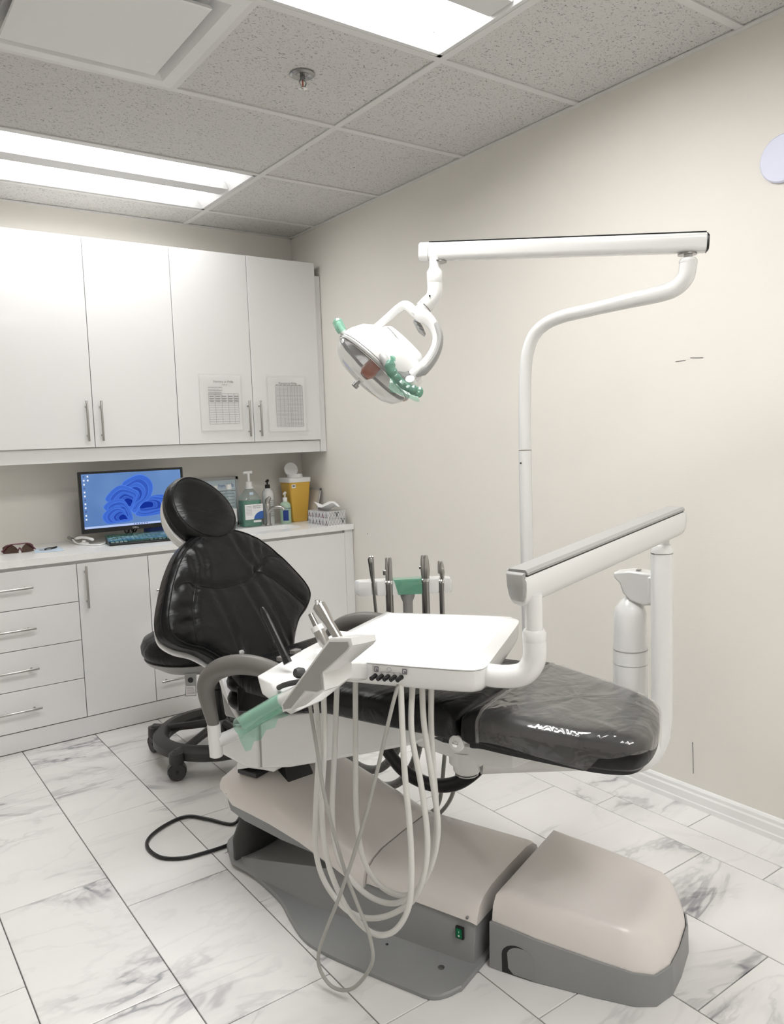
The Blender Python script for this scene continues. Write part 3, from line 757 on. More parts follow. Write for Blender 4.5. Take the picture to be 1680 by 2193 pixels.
# blue card with small black glasses
bb = B(); bb.prism([(-1.735, -.395, CT+.0002), (-1.60, -.415, CT+.0002), (-1.585, -.235, CT+.0002), (-1.70, -.225, CT+.0002)], (0, 0, .0012)); tag(bb.obj('blue_card', M['bluepaper'], base=(-1.66, -.3, CT), smooth=False), 'pale blue card on the countertop beside the sunglasses', 'card')
t = thing('small_loop_tool', 'small black wire item lying on the pale blue card', 'tool', (-1.65, -.32, CT+.002))
bb = B(); bb.tube(crom([(-1.70, -.33, CT+.005), (-1.68, -.37, CT+.005), (-1.65, -.36, CT+.005), (-1.655, -.33, CT+.007), (-1.70, -.33, CT+.005)], 6), .0016, 6); bb.obj('loop', M['chrome'], t)
bb = B(); bb.tube(crom([(-1.675, -.33, CT+.006), (-1.655, -.32, CT+.008), (-1.635, -.31, CT+.006), (-1.61, -.30, CT+.009)], 5), .0045, 8); bb.obj('grip', M['black'], t)
# framed sign
t = thing('framed_sign', 'silver framed hand rub sign leaning on the wall behind the bottles', 'sign', (-.59, -.03, CT))
bb = B(); x0, x1, z0, z1, y_ = -.74, -.47, CT, 1.205, -.035
for lo, hi in (((x0, y_, z0), (x0+.018, y_+.014, z1)), ((x1-.018, y_, z0), (x1, y_+.014, z1)), ((x0, y_, z1-.018), (x1, y_+.014, z1)), ((x0, y_, z0), (x1, y_+.014, z0+.018))): bb.box(lo, hi)
bb.obj('frame', M['silver'], t, bevel=.001)
bb = B(); bb.box((x0+.016, y_+.005, z0+.016), (x1-.016, y_+.010, z1-.016)); bb.obj('sheet', M['sign'], t, smooth=False)
text('sign_text', 'how to handrub', .030, (x1-.03, y_+.0045, z1-.062), (1, 0, 0), (0, 0, 1), M['blue2'], t, align='RIGHT')
bb = B(); bb.box((x1-.15, y_+.0035, z1-.088), (x1-.02, y_+.0045, z1-.083))
for k in range(6): bb.box((x1-.13, y_+.0035, z1-.105-.02*k), (x1-.03, y_+.0045, z1-.101-.02*k))
bb.obj('text_line', M['lgink'], t, smooth=False)
# small frame leaning by right wall
t = thing('photo_frame', 'small thin pale frame leaning in the corner behind the sharps container', 'frame', (-.03, -.14, CT))
fr = lambda p: (-.03-.08*p[0]*0 + p[1]*0.10 - .035 + .0, -.30+.0+p[0], CT+p[1]) 
bb = B(lambda p: (-.022-.05*(1-p[1]/.2)+p[2], -.27+p[0]*.15/.15, CT+p[1]))
bb.box((0, 0, 0), (.15, .014, .006)); bb.box((0, .19, 0), (.15, .204, .006)); bb.box((0, .0, 0), (.014, .204, .006)); bb.box((.136, 0, 0), (.15, .204, .006)); bb.obj('frame', M['silver'], t, smooth=False)
bb = B(lambda p: (-.022-.05*(1-p[1]/.2)+p[2], -.27+p[0], CT+p[1])); bb.box((.01, .01, .002), (.14, .194, .004)); bb.obj('picture', M['glassy'], t, smooth=False)
# bottles
def clearbottle(x, y, h, label):
    t = thing('clear_bottle', label, 'bottle', (x, y, CT), 'clear bottles beside the soap jug')
    bb = B(); bb.lathe((x, y, CT), [(0, 0), (.038, 0), (.041, .006), (.041, h*.62), (.036, h*.72), (.018, h*.84), (.0155, h*.86), (.0155, h*.9)], seg=26); bb.obj('body', M['clearp'], t)
    bb = B(); bb.lathe((x, y, CT), [(.018, h*.89), (.018, h), (.0, h)], seg=20); bb.obj('cap', M['white'], t)
    bb = B(); bb.lathe((x, y, CT), [(.0415, h*.15), (.0415, h*.45)], seg=26); bb.obj('label_band', M['papery'], t)
clearbottle(-.605, -.19, .262, 'clear bottle with white cap next to the green soap jug')
clearbottle(-.655, -.10, .255, 'clear bottle with white cap half hidden behind its twin near the headrest')
t = thing('soap_jug', 'large clear jug of green soap with white pump and label', 'bottle', (-.475, -.185, CT))
jx, jy = -.468, -.18
bb = B()
rings = []
for z_, w_, r_ in ((0, .118, .03), (.004, .126, .032), (.15, .126, .032), (.175, .122, .04), (.205, .085, .0424), (.225, .05, .0249), (.232, .044, .0219)):
    rings.append([(jx+p[0], jy+p[1]*.8, CT+z_) for p in rrect(w_, w_, r_, 5)])
bb.loft(rings); bb.obj('body', M['clearp'], t)
bb = B(); bb.loft([[(jx+p[0], jy+p[1]*.8, CT+z_) for p in rrect(w_, w_, .03, 5)] for z_, w_ in ((.003, .120), (.158, .1225))]); bb.obj('green_soap', M['greenliq'], t)
bb = B(); bb.box((jx-.058, jy-.0525, CT+.045), (jx+.060, jy-.0512, CT+.135)); bb.obj('label', M['papery'], t, smooth=False)
bb = B(); pts = [(jx+.060, jy-.0530, CT+.045), (jx+.060, jy-.0530, CT+.092)]+[(jx+.060-.062*math.sin(a), jy-.0530, CT+.045+.047*math.cos(a)) for a in np.linspace(.15, math.pi/2, 8)]
bb.prism(pts, (0, .0006, 0)); bb.obj('label_patch', M['blue2'], t, smooth=False)
bb = B(); bb.box((jx-.005, jy-.0532, CT+.026), (jx+.045, jy-.052, CT+.038)); bb.obj('label_patch', M['papery'], t, smooth=False)
bb = B()
for k in range(7): bb.box((jx-.052, jy-.0531, CT+.124-.0085*k), (jx-.014, jy-.0529, CT+.1258-.0085*k))
bb.obj('text_line', M['lgink'], t, smooth=False)
text('label_text', 'Bacti-Foam\nDry Wash', .0115, (jx-.005, jy-.0532, CT+.121), (1, 0, 0), (0, 0, 1), M['ink'], t)
bb = B(); bb.lathe((jx, jy, CT), [(.0, .228), (.026, .228), (.026, .236), (.021, .24), (.019, .268), (.008, .272), (.0075, .318), (.0, .318)], seg=20)
bb.tube([(jx-.035, jy, CT+.323), (jx-.02, jy, CT+.325), (jx+.022, jy, CT+.325)], [.006, .0085, .0095], 10); bb.obj('pump', M['white'], t)
bb = B(); bb.box((jx-.02, jy-.044, CT+.192), (jx+.004, jy-.040, CT+.208)); bb.obj('sticker', M['bluepaper'], t, smooth=False)
def roundpump(name, label, x, y, r, h, body, pump, ph):
    t = thing(name, label, 'bottle', (x, y, CT))
    bb = B(); bb.lathe((x, y, CT), [(0, 0), (r*.93, 0), (r, .006), (r, h*.78), (r*.93, h*.88), (r*.7, h*.95), (r*.38, h), (0, h)], seg=28); bb.obj('body', body, t)
    bb = B(); bb.lathe((x, y, CT), [(r*.42, h-.002), (r*.42, h+ph*.42), (r*.14, h+ph*.45), (r*.14, h+ph*.85), (0, h+ph*.85)], seg=16)
    bb.tube([(x-.020, y-.018, CT+h+ph*.78), (x-.009, y-.008, CT+h+ph*.88), (x+.006, y+.005, CT+h+ph*.9)], [.0035, .006, .009], 10); bb.obj('pump', pump, t)
    return t
t = roundpump('lotion_bottle', 'tall white round bottle with black pump behind the faucet', -.335, -.16, .037, .222, M['uw'], M['black'], .05)
bb = B()
for k in range(9): bb.box((-.335-.012, -.1985+abs(0), CT+.05+.012*k), (-.335+.02, -.1965, CT+.0525+.012*k))
bb.obj('text_line', M['lgink'], t, smooth=False)
t = roundpump('small_pump_bottle', 'small pale green pump bottle with blue label before the yellow bin', -.247, -.215, .0345, .135, M['palegreen'], M['white'], .058)
bb = B(); bb.lathe((-.247, -.215, CT), [(.0352, .02), (.0352, .093)], seg=40)
bb2 = B(); n_ = 9
for k in range(n_): pass
arc = [(-.247+.0352*math.sin(a), -.215-.0352*math.cos(a)) for a in np.linspace(-.95, .05, 8)]
bb2.loft([[(p[0], p[1], z_) for p in arc]+[(p[0]*.0+(-.247+(p[0]+.247)*.97), -.215+(p[1]+.215)*.97, z_) for p in reversed(arc)] for z_ in (CT+.018, CT+.083)])
bb2.obj('label', M['blue'], t)
text('label_text', 'Vionex', .0165, (-.2745, -.2535, CT+.090), norm((1, -.12, 0)), (0, 0, 1), M['blue'], t)
# sharps container
t = thing('sharps_container', 'yellow tapered sharps container with white lid flipped open', 'container', (-.155, -.16, CT))
cx, cy = -.150, -.155
bb = B(); bb.loft([[(cx+.012+p[0], cy+p[1], CT+z_) for p in rrect(w_, d_, .015, 4)] for z_, w_, d_ in ((0, .100, .100), (.004, .106, .106), (.25, .148, .14))]); bb.obj('body', M['yellow'], t)
bb = B(); bb.loft([[(cx+.010+p[0], cy+p[1], CT+z_) for p in rrect(w_, d_, .017, 4)] for z_, w_, d_ in ((.248, .156, .148), (.272, .158, .150), (.276, .152, .144))])
bb.lathe((cx+.012, cy, CT), [(.050, .275), (.046, .298), (.04, .298), (.04, .28)], seg=28); bb.obj('lid', M['white'], t)
bb = B(); bb.lathe((cx+.004, cy+.035, CT+.325), [(0, 0), (.046, 0), (.046, .006), (.043, .008), (0, .006)], axis=(-.1, -1, .28), seg=30); bb.obj('flap', M['white'], t)
bb = B(); bb.box((cx-.050, cy-.0715, CT+.214), (cx-.025, cy-.066, CT+.236)); bb.obj('label', M['papery'], t, smooth=False)
bb = B(); bb.box((cx-.046, cy-.0722, CT+.221), (cx-.030, cy-.0708, CT+.231)); bb.obj('label_mark', M['ink'], t, smooth=False)
# tissue box
t = thing('tissue_box', 'geometric patterned tissue box with white tissue at the counter end', 'tissue box', (-.1, -.47, CT))
tx0, tx1, ty0, ty1, th = -.165, -.043, -.583, -.352, .082
bb = B(); bb.box((tx0, ty0, CT), (tx1, ty1, CT+th)); bb.obj('box', M['silver'], t, bevel=.001)
bb = B(); bm_, bw_ = B(), B()
cw = (ty1-ty0)/6
for i in range(6):
    for j in range(2):
        a, c = ty0+i*cw, CT+j*th/2; mid = a+cw/2; top = c+th/2
        tri = (bm_ if (i+j) % 2 else bb)
        tri.prism([(tx0-.0006, a+.003, c+.004), (tx0-.0006, mid, top-.004), (tx0-.0006, mid, c+.004)], (.0005, 0, 0))
        (bb if (i*j) % 3 else bm_).prism([(tx0-.0006, mid+.002, c+.004), (tx0-.0006, mid+.002, top-.004), (tx0-.0006, a+cw-.002, c+.004)], (.0005, 0, 0))
        for (q0, q1) in (((a, c), (mid, top)), ((mid, top), (a+cw, c)), ((a, top), (mid, c)), ((mid, c), (a+cw, top))):
            bw_.tube([(tx0-.0008, q0[0], q0[1]), (tx0-.0008, q1[0], q1[1])], .0009, 4)
cw2 = (tx1-tx0)/3
for i in range(3):
    for j in range(2):
        a, c = tx0+i*cw2, CT+j*th/2; mid = a+cw2/2; top = c+th/2
        if (i+j) % 3 == 2: bm_.prism([(a+.004, ty0-.0006, top-.004), (mid, ty0-.0006, c+.004), (a+cw2-.004, ty0-.0006, top-.004)], (0, .0005, 0))
        for (q0, q1) in (((a, c), (mid, top)), ((mid, top), (a+cw2, c)), ((a, top), (mid, c)), ((mid, c), (a+cw2, top)), ((a, c), (a+cw2, c)), ((a, top), (a+cw2, top))):
            bw_.tube([(q0[0], ty0-.0008, q0[1]), (q1[0], ty0-.0008, q1[1])], .0012, 4)
o = bb.obj('pattern', M['maroon'], t, smooth=False); o['kind'] = 'stuff'; o = bm_.obj('pattern', M['ink'], t, smooth=False); o['kind'] = 'stuff'; bw_.obj('pattern_lines', M['papery'], t, smooth=False)
bb = B(); n = 16; rings = []
rnd = random.Random(5)
for k, (s_, z_) in enumerate(((.25, -.004), (.5, .012), (.95, .030), (1.25, .036))):
    rings.append([(-.104+(.045*s_*(1+.15*math.sin(3*a+k)))*math.cos(a), -.467+(.085*s_*(1+.15*math.cos(4*a+k)))*math.sin(a), CT+th+z_+(.016 if k == 3 else .006*k/2)*math.sin(3*a+1)) for a in np.linspace(0, 2*math.pi, n, endpoint=False)])
bb.loft(rings, cap=False); c0 = len(bb.v); bb.add([(-.104, -.467, CT+th+.026)], []); 
for j in range(n): bb.f.append((c0-n+j, c0-n+(j+1) % n, c0)); bb.m.append(0)
o = bb.obj('tissue', M['papery'], t, ang=25)

# ================================================================== DENTAL CHAIR
R_ = lambda n_, m_, z_: (n_, m_, z_)
chair = thing('dental_chair', 'black leather reclining dental chair with white shell on a grey and ivory base', 'dental chair', W((-.4, .21, 0)))
# base plate
near = [(-1.06, .14), (-.95, .058), (-.77, .002), (-.648, -.044), (-.568, -.093), (-.469, -.146), (-.374, -.163), (-.214, -.165), (-.10, -.163), (-.032, -.155), (.005, -.10), (.012, -.03)]
far = [(a, .42-c) for a, c in reversed(near)]
out = near+far
pl = [tuple(q) for q in crom(out, 4, True)]
bb = B(W); bb.loft([[(p[0], p[1], .0008) for p in pl], [(p[0], p[1], .010) for p in pl], [(p[0]*.995-.002, .21+(p[1]-.21)*.985, .014) for p in pl]]); bb.obj('base_plate', M['grey'], chair, ang=40)
# wedge body
bb = B(W); rings = []
for d_, n0, h_, fl in ((-1.0, .10, .016, .02), (-.93, .05, .024, .02), (-.8, .03, .058, .02), (-.56, .01, .115, .022), (-.46, .006, .135, .02), (-.2, .004, .145, .012), (-.02, .006, .128, .006), (-.003, .008, .120, .004)):
    rings.append([(d_, n0-fl, .012), (d_, n0, h_*.55), (d_, n0+.012, h_), (d_, .42-n0-.012, h_), (d_, .42-n0, h_*.55), (d_, .42-n0+fl, .012)])
bb.loft(rings); bb.obj('base_body', M['grey'], chair, bevel=.004)
# rocker switch, screws
sw = B(W); sw.box((-.054, -.004, .074), (-.030, .004, .107)); swo = sw.obj('power_switch', M['black'], chair, bevel=.001)
sw = B(W); sw.box((-.050, -.006, .078), (-.034, -.003, .103)); sw.obj('rocker', M['swgreen'], swo, smooth=False)
sw = B(W); sw.box((-.0425, -.0068, .092), (-.0415, -.0058, .098)); sw.lathe((-.042, -.006, .084), [(.0028, 0), (.0028, .0008), (.0018, .0008), (.0018, 0)], axis=(0, -1, 0), seg=12); sw.obj('switch_mark', M['papery'], swo, smooth=False)
for d_, n_ in ((-.93, .075), (-.247, -.05), (-.07, -.055)):
    bb = B(W); r0 = .009 if d_ != -.247 else .004
    bb.lathe((d_, n_, .0135), [(r0, 0), (r0, .002), (r0*.6, .003), (0, .003)], seg=14); bb.obj('bolt', M['dsteel'] if d_ != -.247 else M['black'], chair)
# front ivory cover, following the measured end profile
def cover_rings(ds, prof_fn): return [[(d_, n_, z_) for n_, z_ in prof_fn(d_)] for d_ in ds]
def pf(d_):
    k = (d_+.36)/.36; zt = .196+.004*(1-k); zb = .124+.006*(1-k)
    h = [(.008, zb), (.012, zb+.02), (.024, zb+.042), (.052, zt-.012), (.10, zt-.002), (.21, zt)]
    return h+[(.43-a, c) for a, c in reversed(h[:-1])]
bb = B(W)
rings = cover_rings([-.358, -.35, -.2, -.05, -.012, 0.0], pf)
rings[0] = [(p[0], .215+(p[1]-.215)*.985, p[2]-.006) for p in rings[0]]; rings[-1] = [(p[0]+.004, .215+(p[1]-.215)*.985, p[2]-.005) for p in rings[-1]]
bb.loft(rings); bb.obj('front_cover', M['ivory'], chair, ang=40)
bb = B(W); bb.lathe((-.022, .008, .136), [(.004, 0), (.004, .004), (0, .005)], axis=(0, -1, 0), seg=10); bb.obj('bolt', M['dsteel'], chair)
# lift arm cover
LZ = [(-.955, .275, .322), (-.94, .262, .336), (-.88, .242, .343), (-.80, .231, .338), (-.72, .219, .318), (-.60, .192, .272), (-.5, .160, .238), (-.43, .135, .215), (-.36, .118, .196)]
rings = []
for d_, zb, zt in LZ:
    e_ = 0 if d_ > -.94 else .02
    h = [(.0+e_, zb), (.0+e_, zb+(zt-zb)*.35), (.012+e_, zb+(zt-zb)*.65), (.045+e_, zt-.010), (.09, zt-.001), (.21, zt)]
    rings.append([(d_, a, c) for a, c in h]+[(d_, .42-a, c) for a, c in reversed(h[:-1])])
bb = B(W); bb.loft(rings); bb.obj('lift_cover', M['ivory'], chair, ang=40)
rings = []
for d_, zb, zt in LZ[1:]:
    q = .060 if d_ < -.6 else .04
    rings.append([(d_+.02, .03, zb-q), (d_+.02, .012, zb+.006), (d_+.02, .408, zb+.006), (d_+.02, .39, zb-q)])
bb = B(W); bb.loft(rings); bb.obj('lift_underside', M['grey'], chair, ang=40)
bb = B(W); bb.loft([[(-.93+.06*math.cos(a)*s_, .20+.15*math.sin(a)*s_, z_) for a in np.linspace(0, 2*math.pi, 24, endpoint=False)] for z_, s_ in ((.016, 1.0), (.08, 1.0), (.13, .8), (.21, .7))]); bb.obj('pivot_boot', M['rubber'], chair)
# black pivot plate and lift bracket
bb = B(W); bb.loft([[(-.84, .14, .332), (-.72, .095, .312), (-.70, .20, .305), (-.79, .26, .33)], [(-.84, .14, .335), (-.72, .097, .318), (-.702, .20, .315), (-.79, .26, .335)], [(-.84, .15, .40), (-.78, .13, .41), (-.76, .20, .41), (-.80, .25, .405)]]); bb.box((-.885, .035, .335), (-.80, .36, .352)); bb.obj('pivot_boot_cover', M['black'], chair, bevel=.004)
bb = B(W)
bb.prism([(-.885, .03, .348), (-.875, .03, .42), (-.70, .03, .42), (-.70, .03, .395), (-.72, .03, .376), (-.76, .03, .374), (-.83, .03, .366)], (0, .36, 0)); bb.obj('lift_bracket', M['uw'], chair, bevel=.004)
# white body under the seat
side = [(-.74, .395), (-.62, .425), (-.44, .487), (-.16, .588), (-.10, .618), (-.06, .634), (-.3, .654), (-.41, .648), (-.55, .615), (-.735, .563)]
bb = B(W); bb.prism([(d_, -.005, z_) for d_, z_ in side], (0, .43, 0)); bb.obj('seat_shell', M['uw'], chair, bevel=.012, bseg=3)
side = [(-.744, .395), (-.80, .388), (-.905, .408), (-.935, .43), (-.93, .452), (-.87, .50), (-.744, .56)]
bb = B(W); bb.prism([(d_, -.010, z_) for d_, z_ in side], (0, .44, 0)); bb.obj('rear_shell', M['uw'], chair, bevel=.014, bseg=3)
bb = B(W); bb.prism([(-.755, 0, .40), (-.735, 0, .40), (-.735, 0, .565), (-.755, 0, .565)], (0, .42, 0)); bb.obj('shell_gap', M['lgrey'], chair, smooth=False)
# seat cushion
seat_ol = [(-.84, .02), (-.80, -.03), (-.55, -.045), (-.3, -.05), (-.05, -.045), (.0, -.04), (.0, .21), (.0, .46), (-.05, .465), (-.3, .47), (-.55, .465), (-.80, .45), (-.84, .40), (-.85, .21)]
bb = B(W)
f_, p_, ol_, c_ = cushion(bb, seat_ol, ((0, 0, .700), (1, 0, 0), (0, 1, 0), (0, 0, 1)), .022, .06, .062, seams=[[(-.5, -.05), (-.48, .21), (-.5, .47)]], sw=.012, sd=.007)
so = bb.obj('seat', M['leather'], chair, ang=60)
bb = B(W); bb.prism([(-.82, 0, .568), (-.6, 0, .605), (-.38, 0, .645), (.0, 0, .645), (0, 0, .668), (-.38, 0, .668), (-.82, 0, .665)], (0, .42, 0)); bb.prism([(-.80, -.035, .574), (-.60, -.04, .607), (-.38, -.042, .648), (.0, -.04, .648), (0, -.04, .665), (-.8, -.035, .665)], (0, .49, 0)); bb.obj('seat_base_pad', M['leather'], chair, bevel=.01)
for z_ in (.600, .655):
    bb = B(W); pts = crom([(-.80, -.005, z_), (-.835, .0, z_+.006), (-.85, .06, z_+.014), (-.85, .21, z_+.016), (-.85, .36, z_+.014), (-.80, .43, z_)], 6)
    bb.tube([(-.70, -.012, z_-.004)]+[tuple(q) for q in pts]+[(-.70, .43, z_-.004)], [.024]+[.029]*len(pts)+[.024], 12); bb.obj('seat_fold', M['leather'], chair)
# leg rest
leg_ol = [(.004, -.035), (.004, .21), (.004, .445), (.03, .475), (.12, .438), (.24, .380), (.34, .325), (.405, .262), (.436, .165), (.450, .06), (.442, .0), (.41, -.030), (.33, -.048), (.15, -.052), (.05, -.048)]
legz = lambda p: W((p[0], p[1], p[2]-.055*max(0, p[0]-.25)**1*0))
bb = B(legz)
fl_, pl_, oll, cl = cushion(bb, leg_ol, ((0, 0, .704), (1, 0, 0), (0, 1, 0), (0, 0, 1)), .022, .05, .062, rings=9, bulge=.008)
bb.obj('leg_rest', M['leather'], chair, ang=60)
bb = B(W); bb.loft([[(c_[0]*.93+.012, .21+(c_[1]-.21)*.93, z_) for c_ in oll] for z_ in (.628, .645)]); bb.obj('leg_rest_board', M['black'], chair)
# hinge tab
bb = B(W); bb.lathe((-.005, -.052, .640), [(.021, 0), (.021, .006), (.019, .008), (0, .008)], axis=(0, -1, 0), seg=20); o = bb.obj('hinge_tab', M['uw'], chair)
bb = B(W); bb.lathe((-.005, -.060, .640), [(.008, 0), (.008, .004), (0, .005)], axis=(0, -1, 0), seg=12); bb.obj('bolt', M['chrome'], o)
# hub and swing plate
bb = B(W); bb.lathe((-.13, .22, .43), [(.028, 0), (.036, .004), (.040, .010), (.040, .03), (.052, .034), (.052, .075), (.042, .080), (.042, .115), (.048, .118), (.048, .20), (0, .20)], seg=32); bb.obj('hub', M['uw'], chair, ang=30)
bb = B(W); bb.lathe((-.13, .22, .5475), [(.0425, 0), (.0425, .008), (.0488, .009), (.0488, .016)], seg=32); bb.obj('hub_ring', M['black'], chair)
bb = B(W); bb.lathe((-.13, .22, .424), [(.0, 0), (.030, .0), (.034, .003), (.034, .006)], seg=28); bb.obj('hub_cap', M['dsteel'], chair)
bb = B(W); bb.prism([(-.30, .12, .585), (-.09, .02, .60), (-.06, .02, .60), (-.03, .30, .60), (-.25, .32, .585)], (0, 0, .03)); bb.obj('under_plate', M['black'], chair, smooth=False)
bb = B(W); bb.prism([(-.27, .17, .50), (-.13, .17, .485), (.02, .21, .475), (.05, .30, .475), (-.1, .29, .485), (-.27, .27, .50)], (0, 0, .05)); bb.obj('swing_bracket', M['uw'], chair, bevel=.006)
# black curved guard bar hanging on the far side
arcp = crom([(-.62, .44, .40), (-.57, .44, .335), (-.50, .44, .272), (-.41, .44, .248), (-.32, .44, .262), (-.25, .44, .305), (-.19, .44, .372), (-.17, .42, .43)], 6)
bb = B(W); bb.tube(arcp, .024, 14, flat=(.75, (0, 1, 0))); bb.obj('guard_bar', M['black'], chair)
# armrests (near and far)
def armrest(nn, sgn):
    bb = B(W)
    pts = crom([(-.836, nn, .552), (-.85, nn, .60), (-.862, nn, .655), (-.848, nn, .695), (-.80, nn, .733), (-.72, nn, .758), (-.63, nn, .764), (-.54, nn, .750), (-.46, nn, .725), (-.42, nn, .70)], 6)
    n_ = len(pts); rr_ = [.020+.011*min(1, i/(n_*.25)) if i < n_*.6 else .031-.009*(i-n_*.6)/(n_*.4) for i in range(n_)]
    bb.tube(pts, rr_, 16, flat=(.80, (0, 1, 0)))
    a = bb.obj('armrest', M['wgrey'], chair)
    bb = B(W); bb.tube([(-.832, nn, .452), (-.832, nn, .455), (-.834, nn, .50), (-.836, nn, .555)], [.016, .0205, .0205, .0205], 18); bb.obj('arm_post', M['uw'], a)
    bb = B(W); bb.tube([(-.828, nn, .50), (-.815, nn+sgn*.09, .505), (-.79, nn+sgn*.16, .51)], [.0195, .0195, .0195], 16); bb.obj('arm_bracket', M['uw'], a)
    return a
armrest(-.10, 1); armrest(.52, -1)
# backrest: plane through A with up vector T
bA = np.array([-.92, .230, .66]); bT = norm((-.18, 0, .40)); bS = np.array([0, 1., 0]); bM = np.cross(bT, bS); bM = bM if bM[0] > 0 else -bM
half = [(0, .50), (.09, .487), (.178, .445), (.252, .375), (.311, .295), (.350, .225), (.352, .175), (.313, .135), (.252, .103), (.203, .06), (.165, .01), (.145, -.05), (.11, -.09), (0, -.10)]
ol = half+[(-a, c) for a, c in reversed(half[1:-1])]
seams = [[(-.258, .318), (-.235, .328), (-.21, .325), (-.185, .312), (-.115, .287), (-.043, .28), (.04, .287), (.105, .313), (.15, .345), (.19, .358), (.235, .35)],
         [(.105, .313), (.17, .27), (.235, .20), (.285, .145)], [(-.185, .312), (-.225, .25), (-.25, .17), (-.255, .13)]]
bb = B(W)
fb, pb, olb, cb = cushion(bb, ol, (bA-bM*.02, bS, bT, bM), .030, .05, .045, seams=seams, sw=.016, sd=.008, rings=30, sub=9, centre=(0, .2), dome=.006, folds=[[(-.18, .32), (-.165, .40), (-.18, .45)], [(-.195, .335), (-.235, .39)], [(-.15, .31), (-.12, .39), (-.13, .46)], [(.10, .32), (.065, .40), (.05, .46)], [(.115, .33), (.135, .40), (.15, .44)], [(.145, .35), (.19, .41)], [(.02, .27), (.055, .12), (.075, -.02)], [(.085, .29), (.125, .14), (.135, 0)], [(-.235, .24), (-.30, .25)], [(-.25, .20), (-.31, .195)], [(-.12, .27), (-.10, .1), (-.11, .0)]])
back = bb.obj('backrest', M['leather'], chair, ang=60)
for s_ in seams:
    bb = B(W); bb.tube([pb(q, fb(q)+.0008) for q in crom(s_, 8)], .0012, 6); bb.obj('seam', M['leather'], back)
for k_, w_ in ((1.0, .001), (.955, None)):
    pts = [cb+(q-cb)*k_ for q in olb]; pts.append(pts[0])
    bb = B(W); bb.tube([pb(q, (fb(q) if w_ is None else w_)+.001) for q in pts], .0022, 6, cap=False); bb.obj('piping', M['leather'], back)
bb = B(W)
bb.loft([[pb(cb+(q-cb)*k_+np.array((.004, -.016)), w_) for q in olb] for k_, w_ in ((.97, -.043), (.992, -.045), (.994, -.052), (.95, -.066), (.6, -.085), (.2, -.09))]); bb.obj('back_shell', M['uw'], chair, ang=50)
# side fins of the shell running down to the hinge
for n_ in (.035, .37):
    bb = B(W); bb.loft([[(d_-.012, n_, z_), (d_+.012, n_, z_), (d_+.012, n_+.03, z_), (d_-.012, n_+.03, z_)] for d_, z_ in ((-.945, .655), (-.925, .60), (-.885, .54), (-.84, .49))]); bb.obj('shell_fin', M['uw'], chair, bevel=.004)
bb = B(W); bb.prism([(-.97, .07, .50), (-.90, .07, .50), (-.93, .07, .72), (-1.0, .07, .72)], (0, .28, 0)); bb.obj('hinge_cover', M['lgrey'], chair, bevel=.01)
# headrest
hA = np.array([-1.13, .21, 1.10]); hT = norm((-.3, 0, .40)); hM = np.cross(hT, bS); hM = hM if hM[0] > 0 else -hM
hc = (.012, .100)
hol = [(.012+.138*math.cos(a)*(1-.10*math.sin(a)), .100+.142*math.sin(a)) for a in np.linspace(0, 2*math.pi, 16, endpoint=False)]
bb = B(W); fh, ph, olh, ch = cushion(bb, hol, (hA-hM*.0, bS, hT, hM), .026, .055, .045, centre=hc, rings=9, bulge=.01)
head = bb.obj('headrest', M['leather'], chair, ang=60)
for k_ in (.90,):
    pts = [ch+(q-ch)*k_ for q in olh]; pts.append(pts[0])
    bb = B(W); bb.tube([ph(q, fh(q)+.0006) for q in pts], .0018, 6, cap=False); bb.obj('piping', M['leather'], head)
bb = B(W); bb.tube([ph(ch+(q-ch)*1.006, -.022) for q in olh+[olh[0]]], .002, 6, cap=False); bb.obj('piping', M['black'], head)
bb = B(W); bb.loft([[ph(ch+(q-ch)*k_+np.array((.003, -.012)), w_) for q in olh] for k_, w_ in ((.985, -.043), (1.01, -.046), (1.0, -.066), (.93, -.084), (.5, -.098), (.15, -.10))]); bb.obj('headrest_shell', M['uw'], chair, ang=50)
bb = B(W); bb.tube([ph(np.array((.02, .03)), -.05), pb(np.array((0, .44)), -.05), pb(np.array((0, .36)), -.07)], .022, 14, flat=(.5, (1, 0, 0))); bb.obj('headrest_bar', M['dsteel'], chair)

# clear vinyl cover over the foot end
bb = B(W); rr = []
ov = [q for q in oll]
def legtop(q, off): return (q[0], q[1], .704+fl_(q)+off)
ringsv = []
N_ = len(ov)
for k_, mode in ((1.03, 'b'), (1.03, 'm'), (1.025, 't'), (.985, 's'), (.94, 's'), (.88, 's'), (.78, 's'), (.6, 's'), (.35, 's'), (.1, 's')):
    ring = []
    for i, q in enumerate(ov):
        p = cl+(np.array(q)-cl)*k_
        wav = .0012*math.sin(q[1]*40+k_*9)+.0012*math.sin(q[0]*36)
        if mode == 'b': ring.append((p[0], p[1], .650+.010*math.sin(i*.5)+(.035 if q[0] > .33 and q[1] < .12 else 0)))
        elif mode == 'm': ring.append((p[0], p[1], .688))
        elif mode == 't': ring.append((p[0], p[1], .708))
        else: ring.append((p[0], p[1], .704+fl_(p)+.004+wav))
    ringsv.append(ring)
v0 = B(W); v0.loft(ringsv, cap=False)
c0 = len(v0.v); v0.v.append(W((cl[0], cl[1], .704+fl_(cl)+.005)))
for j in range(N_): v0.f.append((c0-N_+j, c0-N_+(j+1) % N_, c0)); v0.m.append(0)
cov = v0.obj('foot_cover', M['vinyl'], None, base=W((.25, .2, .65)), ang=60)
